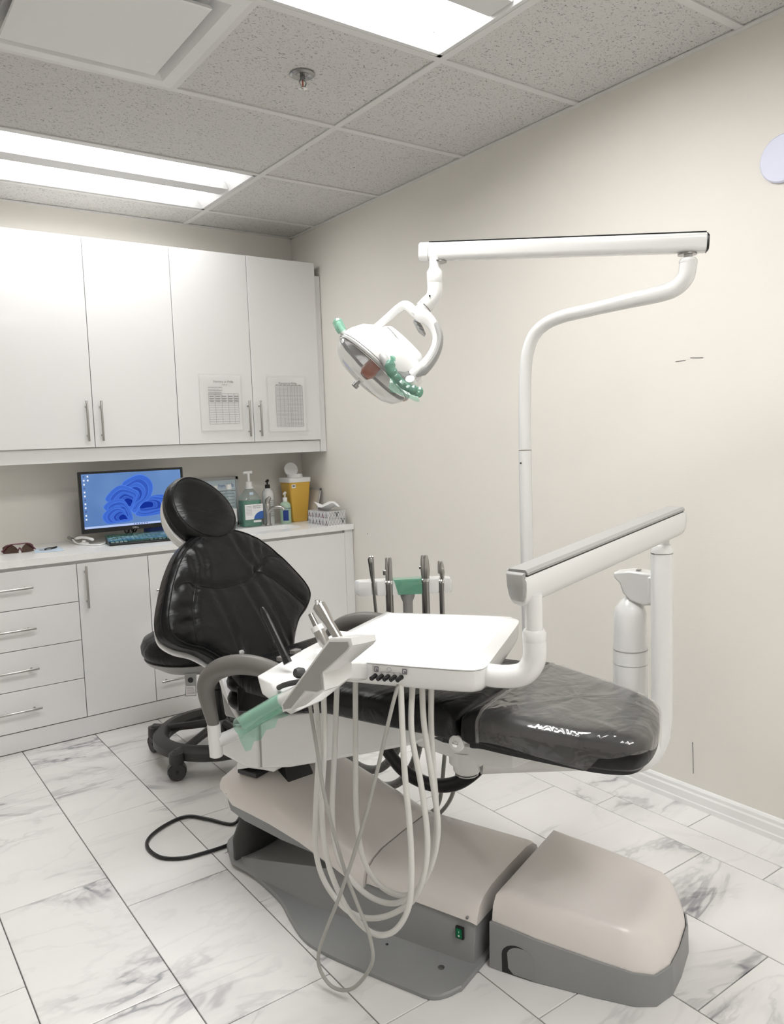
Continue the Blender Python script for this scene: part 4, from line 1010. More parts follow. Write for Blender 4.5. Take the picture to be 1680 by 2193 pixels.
# trim away the part towards the seat and thicken
bm = bmesh.new(); bm.from_mesh(cov.data)
bmesh.ops.bisect_plane(bm, geom=list(bm.verts)+list(bm.edges)+list(bm.faces), plane_co=Vector(W((.055, .2, .7)))-cov.location, plane_no=Vector(tuple(-DD)), clear_outer=True)
bm.to_mesh(cov.data); bm.free()
tag(cov, 'clear vinyl protective cover pulled over the black leg rest of the dental chair', 'cover')
bb = B(W); pts = [(.056, -.058, .655), (.056, -.060, .70), (.056, -.046, .718), (.056, .0, .7315), (.056, .21, .7325), (.056, .39, .7315), (.056, .435, .722), (.056, .458, .69)]
bb.tube(crom(pts, 5), .0042, 8); bb.obj('hem', M['vinyl'], cov)

# hoses under the chair on the far side
t = thing('floor_hoses', 'grey ribbed suction hoses drooping behind the chair base', 'hose', W((-.6, .6, 0)))
def ribbed(pts, r):
    P = crom(pts, 26); rr_ = [r*(1+.10*(i % 2)) for i in range(len(P))]; b_ = B(W); b_.tube(P, rr_, 12); b_.obj('ribbed_hose', M['hose3'], t, ang=20)
ribbed([(-.95, .56, .36), (-.86, .55, .26), (-.78, .55, .19), (-.68, .55, .20), (-.60, .55, .29), (-.56, .56, .42)], .0145)
ribbed([(-.88, .60, .22), (-.77, .60, .12), (-.66, .60, .12), (-.57, .60, .21), (-.52, .60, .36)], .0145)
for pts in ([(-.80, .58, .10), (-.62, .60, .02), (-.50, .60, .03), (-.42, .62, .12), (-.37, .60, .30), (-.32, .52, .52)], [(-.80, .62, .05), (-.66, .63, .012), (-.54, .62, .03), (-.46, .60, .10), (-.42, .58, .28), (-.38, .55, .50)]):
    b_ = B(W); b_.tube(crom(pts, 8), .0075, 10); b_.obj('smooth_hose', M['hose2'], t)

# ================================================================== FOOT BOX
t = thing('utility_box', 'separate grey floor box with ivory lid in front of the chair base', 'utility box', W((.25, .24, 0)))
fp = [(.030, .028), (.15, .035), (.30, .060), (.40, .082), (.445, .11), (.468, .17), (.470, .25), (.462, .36), (.445, .41), (.42, .43), (.25, .438), (.03, .44)]
fpi = [(a+.0, c) for a, c in fp]
ztop = lambda d_: .131-.052*max(0, min(1, (d_-.03)/.42))**1.15
bb = B(W); cc = (.24, .235)
def sh_(k_, zf): return [((q[0]-cc[0])*k_+cc[0], (q[1]-cc[1])*k_+cc[1], zf(q)) for q in fp2]
fp2 = []
for i in range(len(fp)):
    a, c = np.array(fp[i]), np.array(fp[(i+1) % len(fp)]); 
    m_ = 6 if np.linalg.norm(c-a) > .08 else 2
    for k in range(m_): fp2.append(tuple(a+(c-a)*k/m_))
# outer wall as an open shell; the near-left arch is cut by skipping wall faces
L0 = sh_(1.0, lambda q: .0015); L1 = sh_(.992, lambda q: ztop(q[0])*.98); L2 = sh_(.975, lambda q: ztop(q[0])); L3 = sh_(.975, lambda q: ztop(q[0])-.02)
bb.loft([L0, L1, L2, L3]); box = bb.obj('lower_shell', M['grey'], t, ang=40)
# rounded arch niche on the near side (boolean-free: black slab painted as its shade, with raised disc cover)
bb = B(W); arch = [(.066, .0)]+[(.108-.042*math.cos(a), .052+.032*math.sin(a)) for a in np.linspace(0, math.pi, 12)]+[(.150, .0)]
bb.prism([(a, .027+(a-.03)*.062, max(c, .002)) for a, c in arch], (0, .02, 0)); bb.obj('arch_shade', M['black'], t, smooth=False)
bb = B(W); arch2 = [(.098, .004), (.084, .018)]+[(.117-.037*math.cos(a), .050+.032*math.sin(a)) for a in np.linspace(.3, math.pi, 12)]+[(.154, .0)]
bb.prism([(a, .0262+(a-.03)*.062, max(c, .004)) for a, c in arch2], (0, .006, 0)); bb.obj('arch_plate', M['grey'], t, smooth=False)
# ivory lid
bb = B(W)
def lz(d_): return .222-.036*max(0, (d_-.03)/.42)
def lr(k_, zf, ex=0): return [((q[0]-cc[0])*k_+cc[0], (q[1]-cc[1])*k_+cc[1], zf(q)) for q in fp2]
mixz = lambda q, f_: ztop(q[0])*(1-f_)+lz(q[0])*f_
def endin(k_, f_, shrink):  # pull the foot end in with height
    out_ = []
    for q in fp2:
        x = (q[0]-cc[0])*k_+cc[0]; y = (q[1]-cc[1])*k_+cc[1]
        x -= shrink*max(0, (q[0]-.2)/.27)**2
        out_.append((x, y, mixz(q, f_)))
    return out_
bb.loft([endin(.965, -.03, 0), endin(.965, .12, .002), endin(.955, .45, .014), endin(.925, .78, .026), endin(.88, .93, .032), endin(.80, .99, .034), endin(.72, 1.0, .034), endin(.3, 1.0, .015)])
bb.obj('lid', M['ivory'], t, ang=50)

# ================================================================== FOOT CONTROL CORD
bb = B(); zc_ = .007
cp = [(-1.36, -1.87, .03), (-1.42, -1.90, zc_), (-1.48, -1.80, zc_), (-1.533, -1.73, zc_), (-1.62, -1.745, zc_), (-1.70, -1.80, zc_), (-1.728, -1.87, zc_), (-1.714, -1.959, zc_), (-1.66, -2.01, zc_), (-1.60, -2.025, zc_), (-1.50, -2.03, zc_), (-1.42, -2.00, zc_), (-1.34, -1.985, .012), (-1.30, -1.96, .03)]
bb.tube(crom(cp, 8), .0062, 10); tag(bb.obj('foot_control_cord', M['black'], base=(-1.5, -1.9, 0)), 'black cord looping on the marble floor beside the chair base', 'cord')

# ================================================================== OPERATING LIGHT
t = thing('operating_light', 'tall white dental lamp with bent pole, long arm, curved yoke and round head', 'lamp', W((-.1, .6, .42)))
pn = .6
bb = B(W); bb.tube([(-.10, pn, .44), (-.10, pn, 1.358)], .0205, 22); bb.obj('lower_pole', M['uw'], t)
bb = B(W); bb.tube(crom([(-.10, pn, .44), (-.10, .5, .42), (-.12, .35, .45), (-.13, .25, .47)], 6), .022, 16); bb.obj('pole_foot', M['uw'], t)
bb = B(W); bb.lathe((-.10, pn, 1.357), [(.0208, 0), (.0208, .0022)], seg=22); bb.obj('joint_line', M['dsteel'], t)
bb = B(W); bb.lathe((-.106, pn-.0205, 1.318), [(.0028, 0), (.0028, .002)], axis=(-.1, -1, 0), seg=8); bb.obj('set_screw', M['black'], t)
up_ = crom([(-.10, pn, 1.362), (-.098, pn, 1.50), (-.094, pn, 1.60), (-.086, pn, 1.66), (-.064, pn, 1.713), (-.025, pn, 1.745), (.03, pn, 1.762), (.12, pn, 1.772), (.24, pn, 1.785), (.325, pn, 1.794), (.365, pn, 1.804), (.392, pn, 1.828), (.400, pn, 1.862), (.400, pn, 1.872)], 6)
n_ = len(up_); rad = [.0195+.0045*max(0, min(1, (i/n_-.55)/.12)) for i in range(n_)]
bb = B(W); bb.tube(up_, rad, 22); bb.obj('upper_pole', M['uw'], t)
bb = B(W); bb.lathe((.40, pn, 1.868), [(.0245, 0), (.0245, .006), (.020, .012), (.0115, .014), (.0115, .045), (0, .045)], seg=22); bb.obj('collar', M['uw'], t)
ar = np.array([.440, .615, 1.918]); al = np.array([-.318, .35, 1.964]); ad_ = norm(al-ar); asd = norm(np.cross(ad_, [0, 0, 1.])); aup = np.cross(asd, ad_); aup = aup if aup[2] > 0 else -aup
AF = lambda p: W(ar+ad_*p[0]+asd*p[1]+aup*p[2]); AL = np.linalg.norm(al-ar)
sec = [(p[0], p[1]) for p in rrect(.046, .052, .014, 5)]
bb = B(AF); bb.loft([[(x_, q[0]*s_, q[1]*s_) for q in sec] for x_, s_ in ((-.004, .93), (0, 1), (AL-.03, 1))]); armo = bb.obj('spring_arm', M['uw'], t, ang=40)
bb = B(AF); bb.loft([[(x_, q[0]*s_, q[1]*s_) for q in sec] for x_, s_ in ((AL-.029, 1.03), (AL-.004, 1.03), (AL, .95))]); bb.obj('arm_end_cap', M['uw'], t, ang=40)
bb = B(AF); bb.box((-.002, -.015, .0262), (AL-.03, .015, .0285)); bb.obj('arm_top_strip', M['black'], t, smooth=False)
bb = B(AF); bb.loft([[(x_, q[0]*.96, q[1]*s_) for q in sec] for x_, s_ in ((-.010, .80), (-.006, .98), (-.004, 1.02))]); bb.obj('arm_end_cap', M['black'], t)
for x_ in (.045, AL-.055):
    q_ = ar+ad_*x_; bb = B(W); bb.lathe((q_[0], q_[1], q_[2]-.0315), [(.026, 0), (.026, .004), (.02, .005)], seg=20); bb.obj('arm_grommet', M['dsteel'], t)
# drop joint under the left end
kx_ = (-.27, .352)
bb = B(W); bb.lathe((kx_[0], kx_[1], 1.865), [(.0, 0), (.0225, 0), (.0235, .003), (.0235, .036), (.0155, .048), (.0145, .075), (0, .075)], seg=24); j1 = bb.obj('drop_joint', M['uw'], t)
k_lamp = 2.36/1686.8
LC = O0+DD*-.27+NN*.352+np.array([0, 0, 1.865])
def sc(u, v, f=0.0, ref=(933, 606)):
    """point in the upright plane facing the pole joint: u,v in photo-scale units of that plane, f metres deeper"""
    return LC+RT*(u-ref[0])*k_lamp-UP*(v-ref[1])*k_lamp+FW*f
bb = B(); bb.tube(crom([sc(933, 604), sc(933, 622), sc(928, 637), sc(915, 650), sc(905, 660)], 5), [.0232]*16+[.0225]*5, 20); bb.obj('elbow', M['uw'], t)
bb = B(); bb.tube([sc(911, 655), sc(898, 670), sc(893, 676)], [.0215, .0215, .0195], 20); bb.obj('yoke_socket', M['uw'], t)
bb = B(); bb.tube([sc(911.6, 654.2), sc(910.2, 655.8)], [.0232, .0232], 20); bb.obj('joint_line', M['dsteel'], t)
bb = B(); bb.tube([sc(921, 636, -.0262), sc(921, 636, -.0225)], .003, 8); bb.obj('set_screw', M['black'], t)
# yoke: bail arms
bb = B(); pts = crom([sc(783, 703, .05), sc(805, 690, .055), sc(833, 668, .05), (sc(855, 653, .03)), sc(872, 650, .01), sc(892, 668, 0), sc(908, 680, -.01)], 6)
bb.tube(pts, [.0090+.0055*min(1, i/22) for i in range(len(pts))], 14, flat=(.6, FW)); bb.obj('yoke', M['uw'], t)
bb = B(); pts = crom([sc(893, 672, 0), sc(912, 680, -.02), sc(928, 700, -.03), sc(936, 728, -.035), sc(929, 758, -.04), sc(910, 786, -.045), sc(888, 802, -.045), sc(873, 807, -.045)], 6)
bb.tube(pts, [.017, .019, .021, .022]+[.0225]*(len(pts)-14)+[.021, .020, .019, .018, .0175, .017, .0165, .016, .015, .0135], 14, flat=(.62, RT)); bb.obj('yoke', M['uw'], t)
bb = B(); pts = crom([sc(931, 695, -.036), sc(941, 728, -.045), sc(934, 760, -.050), sc(913, 791, -.054), sc(890, 807, -.052)], 7)
bb.tube(pts, [.013]+[.0185]*(len(pts)-6)+[.016, .014, .012, .010, .008], 12, flat=(.62, RT)); bb.obj('yoke_inlay', M['lgrey'], t)
bb = B()
bb.tube([sc(890, 680, .012), sc(902, 700, .012), sc(912, 714, .01)], [.012, .016, .007], 12, flat=(.5, RT)); bb.obj('grip_pad', M['lgrey'], t)
for q in range(3): 
    bb = B(); bb.tube([sc(889+q*5, 686+q*8, -.006), sc(899+q*5, 690+q*8, -.006)], .0013, 6); bb.obj('grip_slot', M['ink'], t)
# head
HC = sc(806, 779, .02); th_ = math.radians(43); ph_ = math.radians(4)
a1 = RT*math.cos(th_)-UP*math.sin(th_); n0 = RT*math.sin(th_)+UP*math.cos(th_); nn_ = n0*math.cos(ph_)+FW*math.sin(ph_); a2 = np.cross(nn_, a1); a2 = a2 if a2@FW > 0 else -a2
HF = lambda p: tuple(HC+a1*p[0]+a2*p[1]+nn_*p[2])
ang_ = np.linspace(0, 2*math.pi, 40, endpoint=False)
ell = lambda ra, rb, h, dx=0: [(ra*math.cos(a)+dx, rb*math.sin(a), h) for a in ang_]
bb = B(HF); bb.loft([ell(.134, .108, .004), ell(.138, .112, .0), ell(.139, .113, .006), ell(.136, .111, .030, .003), ell(.124, .102, .062, .008), ell(.098, .080, .088, .012), ell(.055, .046, .104, .014), ell(.01, .01, .108, .014)], cap=False)
bb.obj('head_shell', M['uw'], t, ang=50)
bb = B(HF); bb.loft([[(x_+.02, y_*1.0, z_) for x_, y_, z_ in ell(.112, .05, h_)] for h_ in (.03, .065, .083, .090)][:0] or [[(.02+r_*.9*math.cos(a), -.03+r_*.35*math.sin(a), h_+.004) for a in ang_] for r_, h_ in ((.09, .058), (.088, .096), (.075, .108), (.03, .112))])
bb.obj('head_cap', M['uw'], t, ang=50)
bb = B(HF); bb.tube([(-.045+.15*q_, -.066-.012*math.sin(q_*3), .097-.045*q_**1.6) for q_ in np.linspace(0, 1, 10)], .0022, 6); bb.obj('cap_seam', M['lgrey'], t)
bb = B(HF); bb.loft([[(.08+.03*math.cos(a)*s_, -.088+.010*math.sin(a)*s_-.0*s_, .030+.016*math.sin(a)*s_) for a in ang_] for s_ in (1, .6, .2)]); bb.obj('pivot_recess', M['lgrey'], t)
bb = B(HF); bb.loft([ell(.137, .111, -.001), ell(.140, .114, -.006), ell(.138, .112, -.012), ell(.132, .107, -.012), ell(.132, .107, -.001)], cap=False); bb.obj('rim', M['lgrey'], t, ang=30)
bb = B(HF); bb.loft([ell(.133, .108, -.010), ell(.130, .106, -.026), ell(.115, .094, -.048), ell(.085, .07, -.062), ell(.04, .035, -.068), ell(.005, .005, -.069)], cap=False); bb.obj('front_glass', M['lens'], t, ang=50)
bb = B(HF); bb.tube([(p[0], p[1], p[2]) for p in ell(.1345, .1085, -.014)]+[ell(.1345, .1085, -.014)[0]], .0018, 6, cap=False); bb.obj('glass_rim', M['chrome'], t)
bb = B(HF); bb.loft([ell(.126, .102, -.006), ell(.10, .08, .015), ell(.06, .05, .035), ell(.01, .01, .042)], cap=False); bb.obj('reflector', M['mirror'], t, ang=50)
bb = B(HF); bb.loft([[(-.005+.024*math.cos(a)*s_, .0+.04*math.sin(a)*s_, h_) for a in ang_] for s_, h_ in ((.6, -.046), (1, -.03), (.9, .01), (.5, .02))]); bb.obj('bulb_shield', M['orange'], t, ang=50)
bb = B(HF); bb.tube([(-.005, -.0, -.066), (-.005, 0, -.078), (-.005, 0, -.079), (-.005, 0, -.090)], [.006, .006, .011, .011], 12); bb.obj('glass_knob', M['dsteel'], t)
bb = B(HF); bb.tube([(.128, -.075, .012), (.120, -.098, .016), (.112, -.112, .02)], [.018, .016, .013], 14); bb.obj('pivot', M['uw'], t)
# handles: left tab and right curved grip
bb = B(HF); bb.tube(crom([(-.120, -.03, .0), (-.150, -.034, .004), (-.166, -.036, .014)], 5), [.010, .011, .012, .0125, .013, .013, .0125, .0125, .012, .011, .009], 14, flat=(.7, nn_)); bb.obj('handle', M['uw'], t)
bb = B(HF); pts = crom([(.005, -.112, .016), (.030, -.122, .006), (.06, -.126, -.004), (.095, -.12, -.010), (.125, -.11, -.006), (.150, -.105, .006)], 5)
bb.tube(pts, [.009, .011, .012, .0125]+[.0125]*(len(pts)-8)+[.012, .0115, .011, .009], 14); bb.obj('handle', M['lgrey'], t)
gs = thing('green_sleeve', 'crumpled green barrier film tied on the lower lamp handle', 'film sleeve', HF((.13, -.12, -.02)), 'green barrier film pieces')
bb = B(HF); pts = crom([(.035, -.125, .014), (.06, -.128, -.004), (.095, -.122, -.010), (.125, -.112, -.006), (.152, -.106, .008), (.160, -.10, .014)], 6)
bb.tube(pts, [.010, .014]+[.0155+.0015*math.sin(i*1.7) for i in range(len(pts)-4)]+[.012, .006], 10); bb.obj('wrap', M['gfilm2'], gs, ang=20)
bb = B(HF); bb.loft([[(.07, -.132, -.018), (.115, -.128, -.022), (.165, -.118, -.004)], [(.085, -.134, -.042), (.115, -.13, -.034), (.178, -.12, -.010)], [(.10, -.13, -.050), (.118, -.134, -.040), (.172, -.115, -.016)]], cap=False, closed=False); bb.obj('film_tail', M['gfilm'], gs)
bb = B(HF); bb.lathe((.038, -.128, .020), [(.004, 0), (.011, .006), (.006, .012)], seg=9); bb.obj('film_knot', M['gfilm'], gs)
gs = thing('green_sleeve', 'small green barrier film on the upper left lamp handle tab', 'film sleeve', HF((-.16, -.03, .01)), 'green barrier film pieces')
bb = B(HF); bb.tube([(-.138, -.034, .002), (-.150, -.036, .005), (-.168, -.036, .013), (-.174, -.036, .018)], [.014, .0155, .016, .011], 9); bb.obj('wrap', M['gfilm'], gs, ang=20)

# ================================================================== DELIVERY UNIT
t = thing('delivery_unit', 'white tray unit carried by a column and grey topped swing arm over the chair', 'delivery unit', W((.34, .57, .4)))
dn = .57
cp = crom([(.335, dn, 1.055), (.335, dn, .80), (.335, dn, .62), (.333, dn, .54), (.318, dn-.02, .475), (.28, dn-.05, .440), (.20, .50, .435), (.08, .40, .445), (-.04, .30, .452), (-.10, .25, .455)], 6)
bb = B(W); bb.tube(cp, [.0305]*20+[.032]*(len(cp)-20), 24); bb.obj('column', M['uw'], t)
bb = B(W); bb.lathe((.335, dn, 1.054), [(.0312, 0), (.0312, .0025)], seg=26); bb.obj('joint_line', M['dsteel'], t)
bb = B(W); bb.lathe((.335, dn, 1.0565), [(.0305, 0), (.0305, .012), (.026, .022), (.021, .024), (.021, .06), (0, .06)], seg=26); bb.obj('column_collar', M['uw'], t)
# swing arm
pa_ = np.array([.215, -.135, 1.073]); pb_ = np.array([.372, .60, 1.150]); ax_ = norm(pb_-pa_); sx_ = norm(np.cross(ax_, [0, 0, 1.])); ux_ = np.cross(sx_, ax_); ux_ = ux_ if ux_[2] > 0 else -ux_
DF = lambda p: W(pa_+ax_*p[0]+sx_*p[1]+ux_*p[2]); DL = np.linalg.norm(pb_-pa_)
def asec(w_, h0, h1, r_): return [(p[0], (h0+h1)/2+p[1]) for p in rrect(w_, h1-h0, r_, 5)]
body = [(-.030, .018), (-.030, .0), (-.026, -.022), (-.019, -.038), (-.010, -.043), (.010, -.043), (.019, -.038), (.026, -.022), (.030, .0), (.030, .018), (.026, .026), (-.026, .026)]
bb = B(DF); bb.loft([[(x_, q[0]*s_, q[1]*s_) for q in body] for x_, s_ in ((-.012, .90), (-.006, .98), (0, 1), (DL-.02, 1), (DL, .93), (DL+.008, .7))]); bb.obj('swing_arm', M['uw'], t, ang=50)
bb = B(DF); bb.box((-.003, -.026, .0258), (DL-.015, .026, .0335)); bb.obj('arm_gap', M['rubber'], t, smooth=False)
top = [(-.0275, .030), (-.0275, .035), (-.022, .041), (.022, .041), (.0275, .035), (.0275, .030)]
bb = B(DF); bb.loft([[(x_, q[0], q[1]) for q in top] for x_ in (-.006, DL-.01)]); bb.obj('arm_top_panel', M['lgrey'], t, ang=40)
capp = [(-.024, .036), (-.0245, .005), (-.021, -.018), (-.015, -.030), (.015, -.030), (.021, -.018), (.0245, .005), (.024, .036)]
bb = B(DF); bb.loft([[(x_, q[0]*s_, q[1]*s_) for q in capp] for x_, s_ in ((-.020, .85), (-.017, .97), (-.010, 1.0))]); bb.obj('arm_nose', M['lgrey'], t, ang=50)
# near post, elbow to tray
ed, en = .238, -.115
bb = B(W); bb.tube([(ed, en, .955), (ed, en, 1.055)], .0195, 22); bb.obj('post', M['uw'], t)
bb = B(W); bb.tube([(ed, en, .945), (ed, en, .948), (ed, en, .968), (ed, en, .974)], [.0255, .027, .027, .023], 24); bb.obj('post_collar', M['uw'], t)
el = crom([(ed, en, .950), (ed, en, .925), (ed-.004, en, .898), (ed-.022, en-.004, .872), (ed-.055, en-.010, .860), (ed-.11, en-.015, .857), (.05, -.10, .857)], 6)
bb = B(W); bb.tube(el, .0268, 24); bb.obj('elbow', M['uw'], t)
# tray
TZ = .892
tr = [(-.38, .20), (-.20, .262), (-.03, .302), (.035, .245), (.085, .08), (.130, -.13), (.125, -.185), (.085, -.205), (-.06, -.238), (-.185, -.262), (-.29, -.285), (-.345, -.10)]
trp = [(-.385, .19), (-.37, .205), (-.20, .262), (-.045, .308), (-.01, .300), (.02, .27), (.06, .13), (.10, -.02), (.132, -.145), (.128, -.180), (.100, -.200), (-.03, -.232), (-.175, -.262), (-.30, -.288), (-.316, -.27), (-.345, -.08)]
trs = [tuple(q) for q in crom(trp, 4, True)]; tcx, tcy = -.13, .0
def trk(k_, z_, dx=0, dy=0): return [((q[0]-tcx)*k_+tcx+dx, (q[1]-tcy)*k_+tcy+dy, z_) for q in trs]
bb = B(W); bb.loft([trk(.86, TZ-.074, .0, .014), trk(.95, TZ-.066, 0, .006), trk(.988, TZ-.054), trk(.998, TZ-.040), trk(1.0, TZ-.0115)]); bb.obj('tray_body', M['uw'], t, ang=50)
bb = B(W); bb.loft([trk(.994, TZ-.0112), trk(1.004, TZ-.0100), trk(1.005, TZ-.0075), trk(.99, TZ-.0050), trk(.90, TZ-.0008), trk(.88, TZ), trk(.3, TZ)]); bb.obj('tray_top', M['uw'], t, ang=50)
bb = B(W); bb.loft([trk(.872, TZ-.0005), trk(.872, TZ+.0006), trk(.3, TZ+.0008)]); bb.obj('tray_mat', M['white'], t)
# front control labels and knobs
fo = np.array([-.113, -.252, .861]); fe = norm((.97, -.0+.235, 0)); fe = norm(np.array([.145, .030, 0])); fnm = np.array([fe[1], -fe[0], 0])
def fp_(x, z, o=0): 
    q = np.array([-.16, -.2589, 0])+fe*x; q = q+fnm*(o+.0022); return (q[0], q[1], z)
for k in range(5):
    xk = .052+.0165*k; a = np.array(fp_(xk, .854+.0005*k, -.008)); c = np.array(fp_(xk-.006, .850+.0005*k, .013))
    bb = B(W); bb.tube([a, a+(c-a)*.3, a+(c-a)*.32, c, c+(c-a)*.04], [.0062, .0062, .0056, .0056, .0045], 12); bb.obj('knob', M['black'], t)
bb = B(W)
for x0, x1 in ((.050, .061), (.121, .133)):
    bb = B(W); bb.prism([fp_(x0, .8640, .0012), fp_(x1, .8640, .0012), fp_(x1, .8775, .0012), fp_(x0, .8775, .0012)], tuple(fnm*.0004)); bb.obj('pictogram', M['ink'], t, smooth=False)
    xm_ = (x0+x1)/2; bb = B(W); bb.tube([fp_(xm_-.002, .8670, .002), fp_(xm_-.002, .8740, .002), fp_(xm_+.002, .8740, .002), fp_(xm_+.002, .8705, .002)], .0006, 5); bb.obj('pictogram_mark', M['papery'], t)
bb = B(W)
for k in range(4): bb.tube([fp_(.0685+.0165*k, .8585, .0014), fp_(.0685+.0165*k, .8655, .0014)], .0004, 4)
bb.tube([fp_(.0685, .8655, .0014), fp_(.118, .8660, .0014)], .0004, 4); bb.tube([fp_(.0555, .862, .0014), fp_(.0555, .8665, .0014)], .0004, 4)
bb.tube([fp_(.088+.0055*math.cos(a), .8722+.0050*math.sin(a), .0014) for a in np.linspace(-2.0, 3.6, 14)], .0004, 4); bb.obj('printed_lines', M['ink'], t)
wv = lambda v: np.array(DD*v[0]+NN*v[1]+np.array([0, 0, v[2]]))
text('printed_text', 'WATER', .0042, W(fp_(.0488, .8655, .0014)), (0, 0, 1), tuple(-wv(fe)), M['ink'], t)
for k in range(4): text('printed_text', str(k+2), .0052, W(fp_(.0642+.0165*k, .8620, .0014)), tuple(wv(fe)), (0, 0, 1), M['ink'], t)
# instrument holder: sloping white ramp left of the tray
hd = [(-.286, -.46, .888), (-.175, -.545, .850), (-.135, -.54, .850), (-.175, -.44, .855), (-.16, -.262, .889), (-.33, -.10, .8905), (-.315, -.27, .8905), (-.312, -.32, .891)]
bb = B(W)
bb.loft([[(-.286, -.465, .887), (-.300, -.38, .891), (-.325, -.26, .893), (-.360, -.06, .893), (-.28, -.06, .893), (-.185, -.25, .893), (-.215, -.38, .884), (-.245, -.462, .876)],
         [(-.270, -.468, .848), (-.285, -.38, .846), (-.31, -.26, .846), (-.34, -.06, .85), (-.28, -.06, .85), (-.17, -.25, .846), (-.165, -.38, .822), (-.178, -.478, .818)]]); bb.obj('instrument_holder', M['uw'], t, bevel=.004)
for (d_, n_) in ((-.312, -.345), (-.322, -.285)):
    bb = B(W); bb.box((d_-.012, n_-.012, .889), (d_+.006, n_+.012, .899)); bb.obj('holder_slot', M['wgrey'], t, bevel=.0015)
bb = B(W); bb.lathe((-.165, -.445, .905), [(.012, 0), (.0125, .012), (.009, .02), (0, .02)], axis=(-.4, -1, .3), seg=14); bb.obj('knob', M['rubber'], t)
bb = B(W); bb.tube(crom([(-.225, -.46, .868), (-.20, -.468, .880), (-.17, -.468, .890), (-.15, -.46, .893)], 5), .006, 8); bb.obj('dark_hook', M['rubber'], t)
# tilted control panel on the near left
pn_ = [(-.043, 1.008), (.009, 1.014), (.013, 1.0), (.004, .989), (-.063, .934), (-.061, .899), (-.080, .889), (-.112, .887), (-.153, .842), (-.178, .834), (-.181, .850)]
PN = -.50
def inset(poly, d_):
    out_ = []; n_ = len(poly); ar_ = sum(poly[i][0]*poly[(i+1) % n_][1]-poly[(i+1) % n_][0]*poly[i][1] for i in range(n_)); sg = 1 if ar_ > 0 else -1
    for i in range(n_):
        a, b_, c = [np.array(poly[(i+k) % n_]) for k in (-1, 0, 1)]
        e1 = norm(b_-a); e2 = norm(c-b_); n1 = np.array([-e1[1], e1[0]])*sg; n2 = np.array([-e2[1], e2[0]])*sg
        m_ = norm(n1+n2); out_.append(tuple(b_+m_*d_/max(.5, m_@n1)))
    return out_
pcx = sum(p[0] for p in pn_)/len(pn_); pcz = sum(p[1] for p in pn_)/len(pn_)
bb = B(W); bb.loft([[(p[0]+.0, PN+.001, p[1]) for p in pn_], [(pcx+(p[0]-pcx)*1.03, PN+.002, pcz+(p[1]-pcz)*1.03) for p in pn_], [(pcx+(p[0]-pcx)*1.03, PN+.007, pcz+(p[1]-pcz)*1.03) for p in pn_],
                    [(pcx+(p[0]-pcx)*1.0+.002, PN+.045, pcz+(p[1]-pcz)*1.0-.003) for p in pn_], [(pcx+(p[0]-pcx)*.9+.004, PN+.095, pcz+(p[1]-pcz)*.85+.002) for p in pn_]]); bb.obj('panel_frame', M['uw'], t, ang=35)
bb = B(W); bb.loft([[(p[0], PN-.0004, p[1]) for p in inset(pn_, .0035)], [(p[0], PN-.0016, p[1]) for p in inset(pn_, .0042)]]); bb.obj('panel_face', M['lgrey'], t, smooth=False)
bb = B(W); bb.lathe((-.137, -.315, .886), [(0, 0), (.016, 0), (.016, .006), (.012, .010), (0, .011)], axis=(.25, -1, .05), seg=22); bb.obj('pivot_cap', M['uw'], t)
bb = B(W); bb.loft([[(-.15, -.42, .935), (-.09, -.42, .935), (-.09, -.42, .895), (-.15, -.42, .895)], [(-.175, -.31, .905), (-.11, -.31, .905), (-.11, -.31, .858), (-.175, -.31, .858)], [(-.20, -.25, .885), (-.13, -.25, .885), (-.13, -.25, .84), (-.20, -.25, .84)]]); bb.obj('pivot_arm', M['uw'], t, bevel=.006)
# handle with green sleeve
bb = B(W); bb.tube([(-.322, -.475, .772), (-.316, -.475, .776), (-.27, -.472, .804), (-.207, -.47, .842), (-.14, -.465, .880)], [.012, .0185, .0185, .0185, .017], 18); bb.obj('tray_handle', M['uw'], t)
gs = thing('green_sleeve', 'green barrier film sleeve hanging from the tray handle beside the armrest', 'film sleeve', W((-.27, -.475, .80)), 'green barrier film pieces')
bb = B(W); bb.tube([(-.334, -.476, .765), (-.30, -.475, .786), (-.26, -.472, .810), (-.215, -.47, .837), (-.20, -.47, .846)], [.0215, .0212, .0212, .0212, .0205], 18, cap=False); bb.obj('tube_film', M['gfilm'], gs)
bb = B(W); n_ = 10; va = []
for i in range(n_+1):
    u = i/n_; a = np.array([-.334+.135*u, -.482, .756+.080*u]); hang = .046-.034*u+.007*math.sin(i*2.1)
    va.append([tuple(a+np.array([0, -.006, 0])), tuple(a+np.array([.008, -.004, -hang*.5])), tuple(a+np.array([.018, 0.004*math.sin(i*1.3), -hang]))])
bb.loft(va, cap=False, closed=False); bb.obj('film_tail', M['gfilm'], gs)
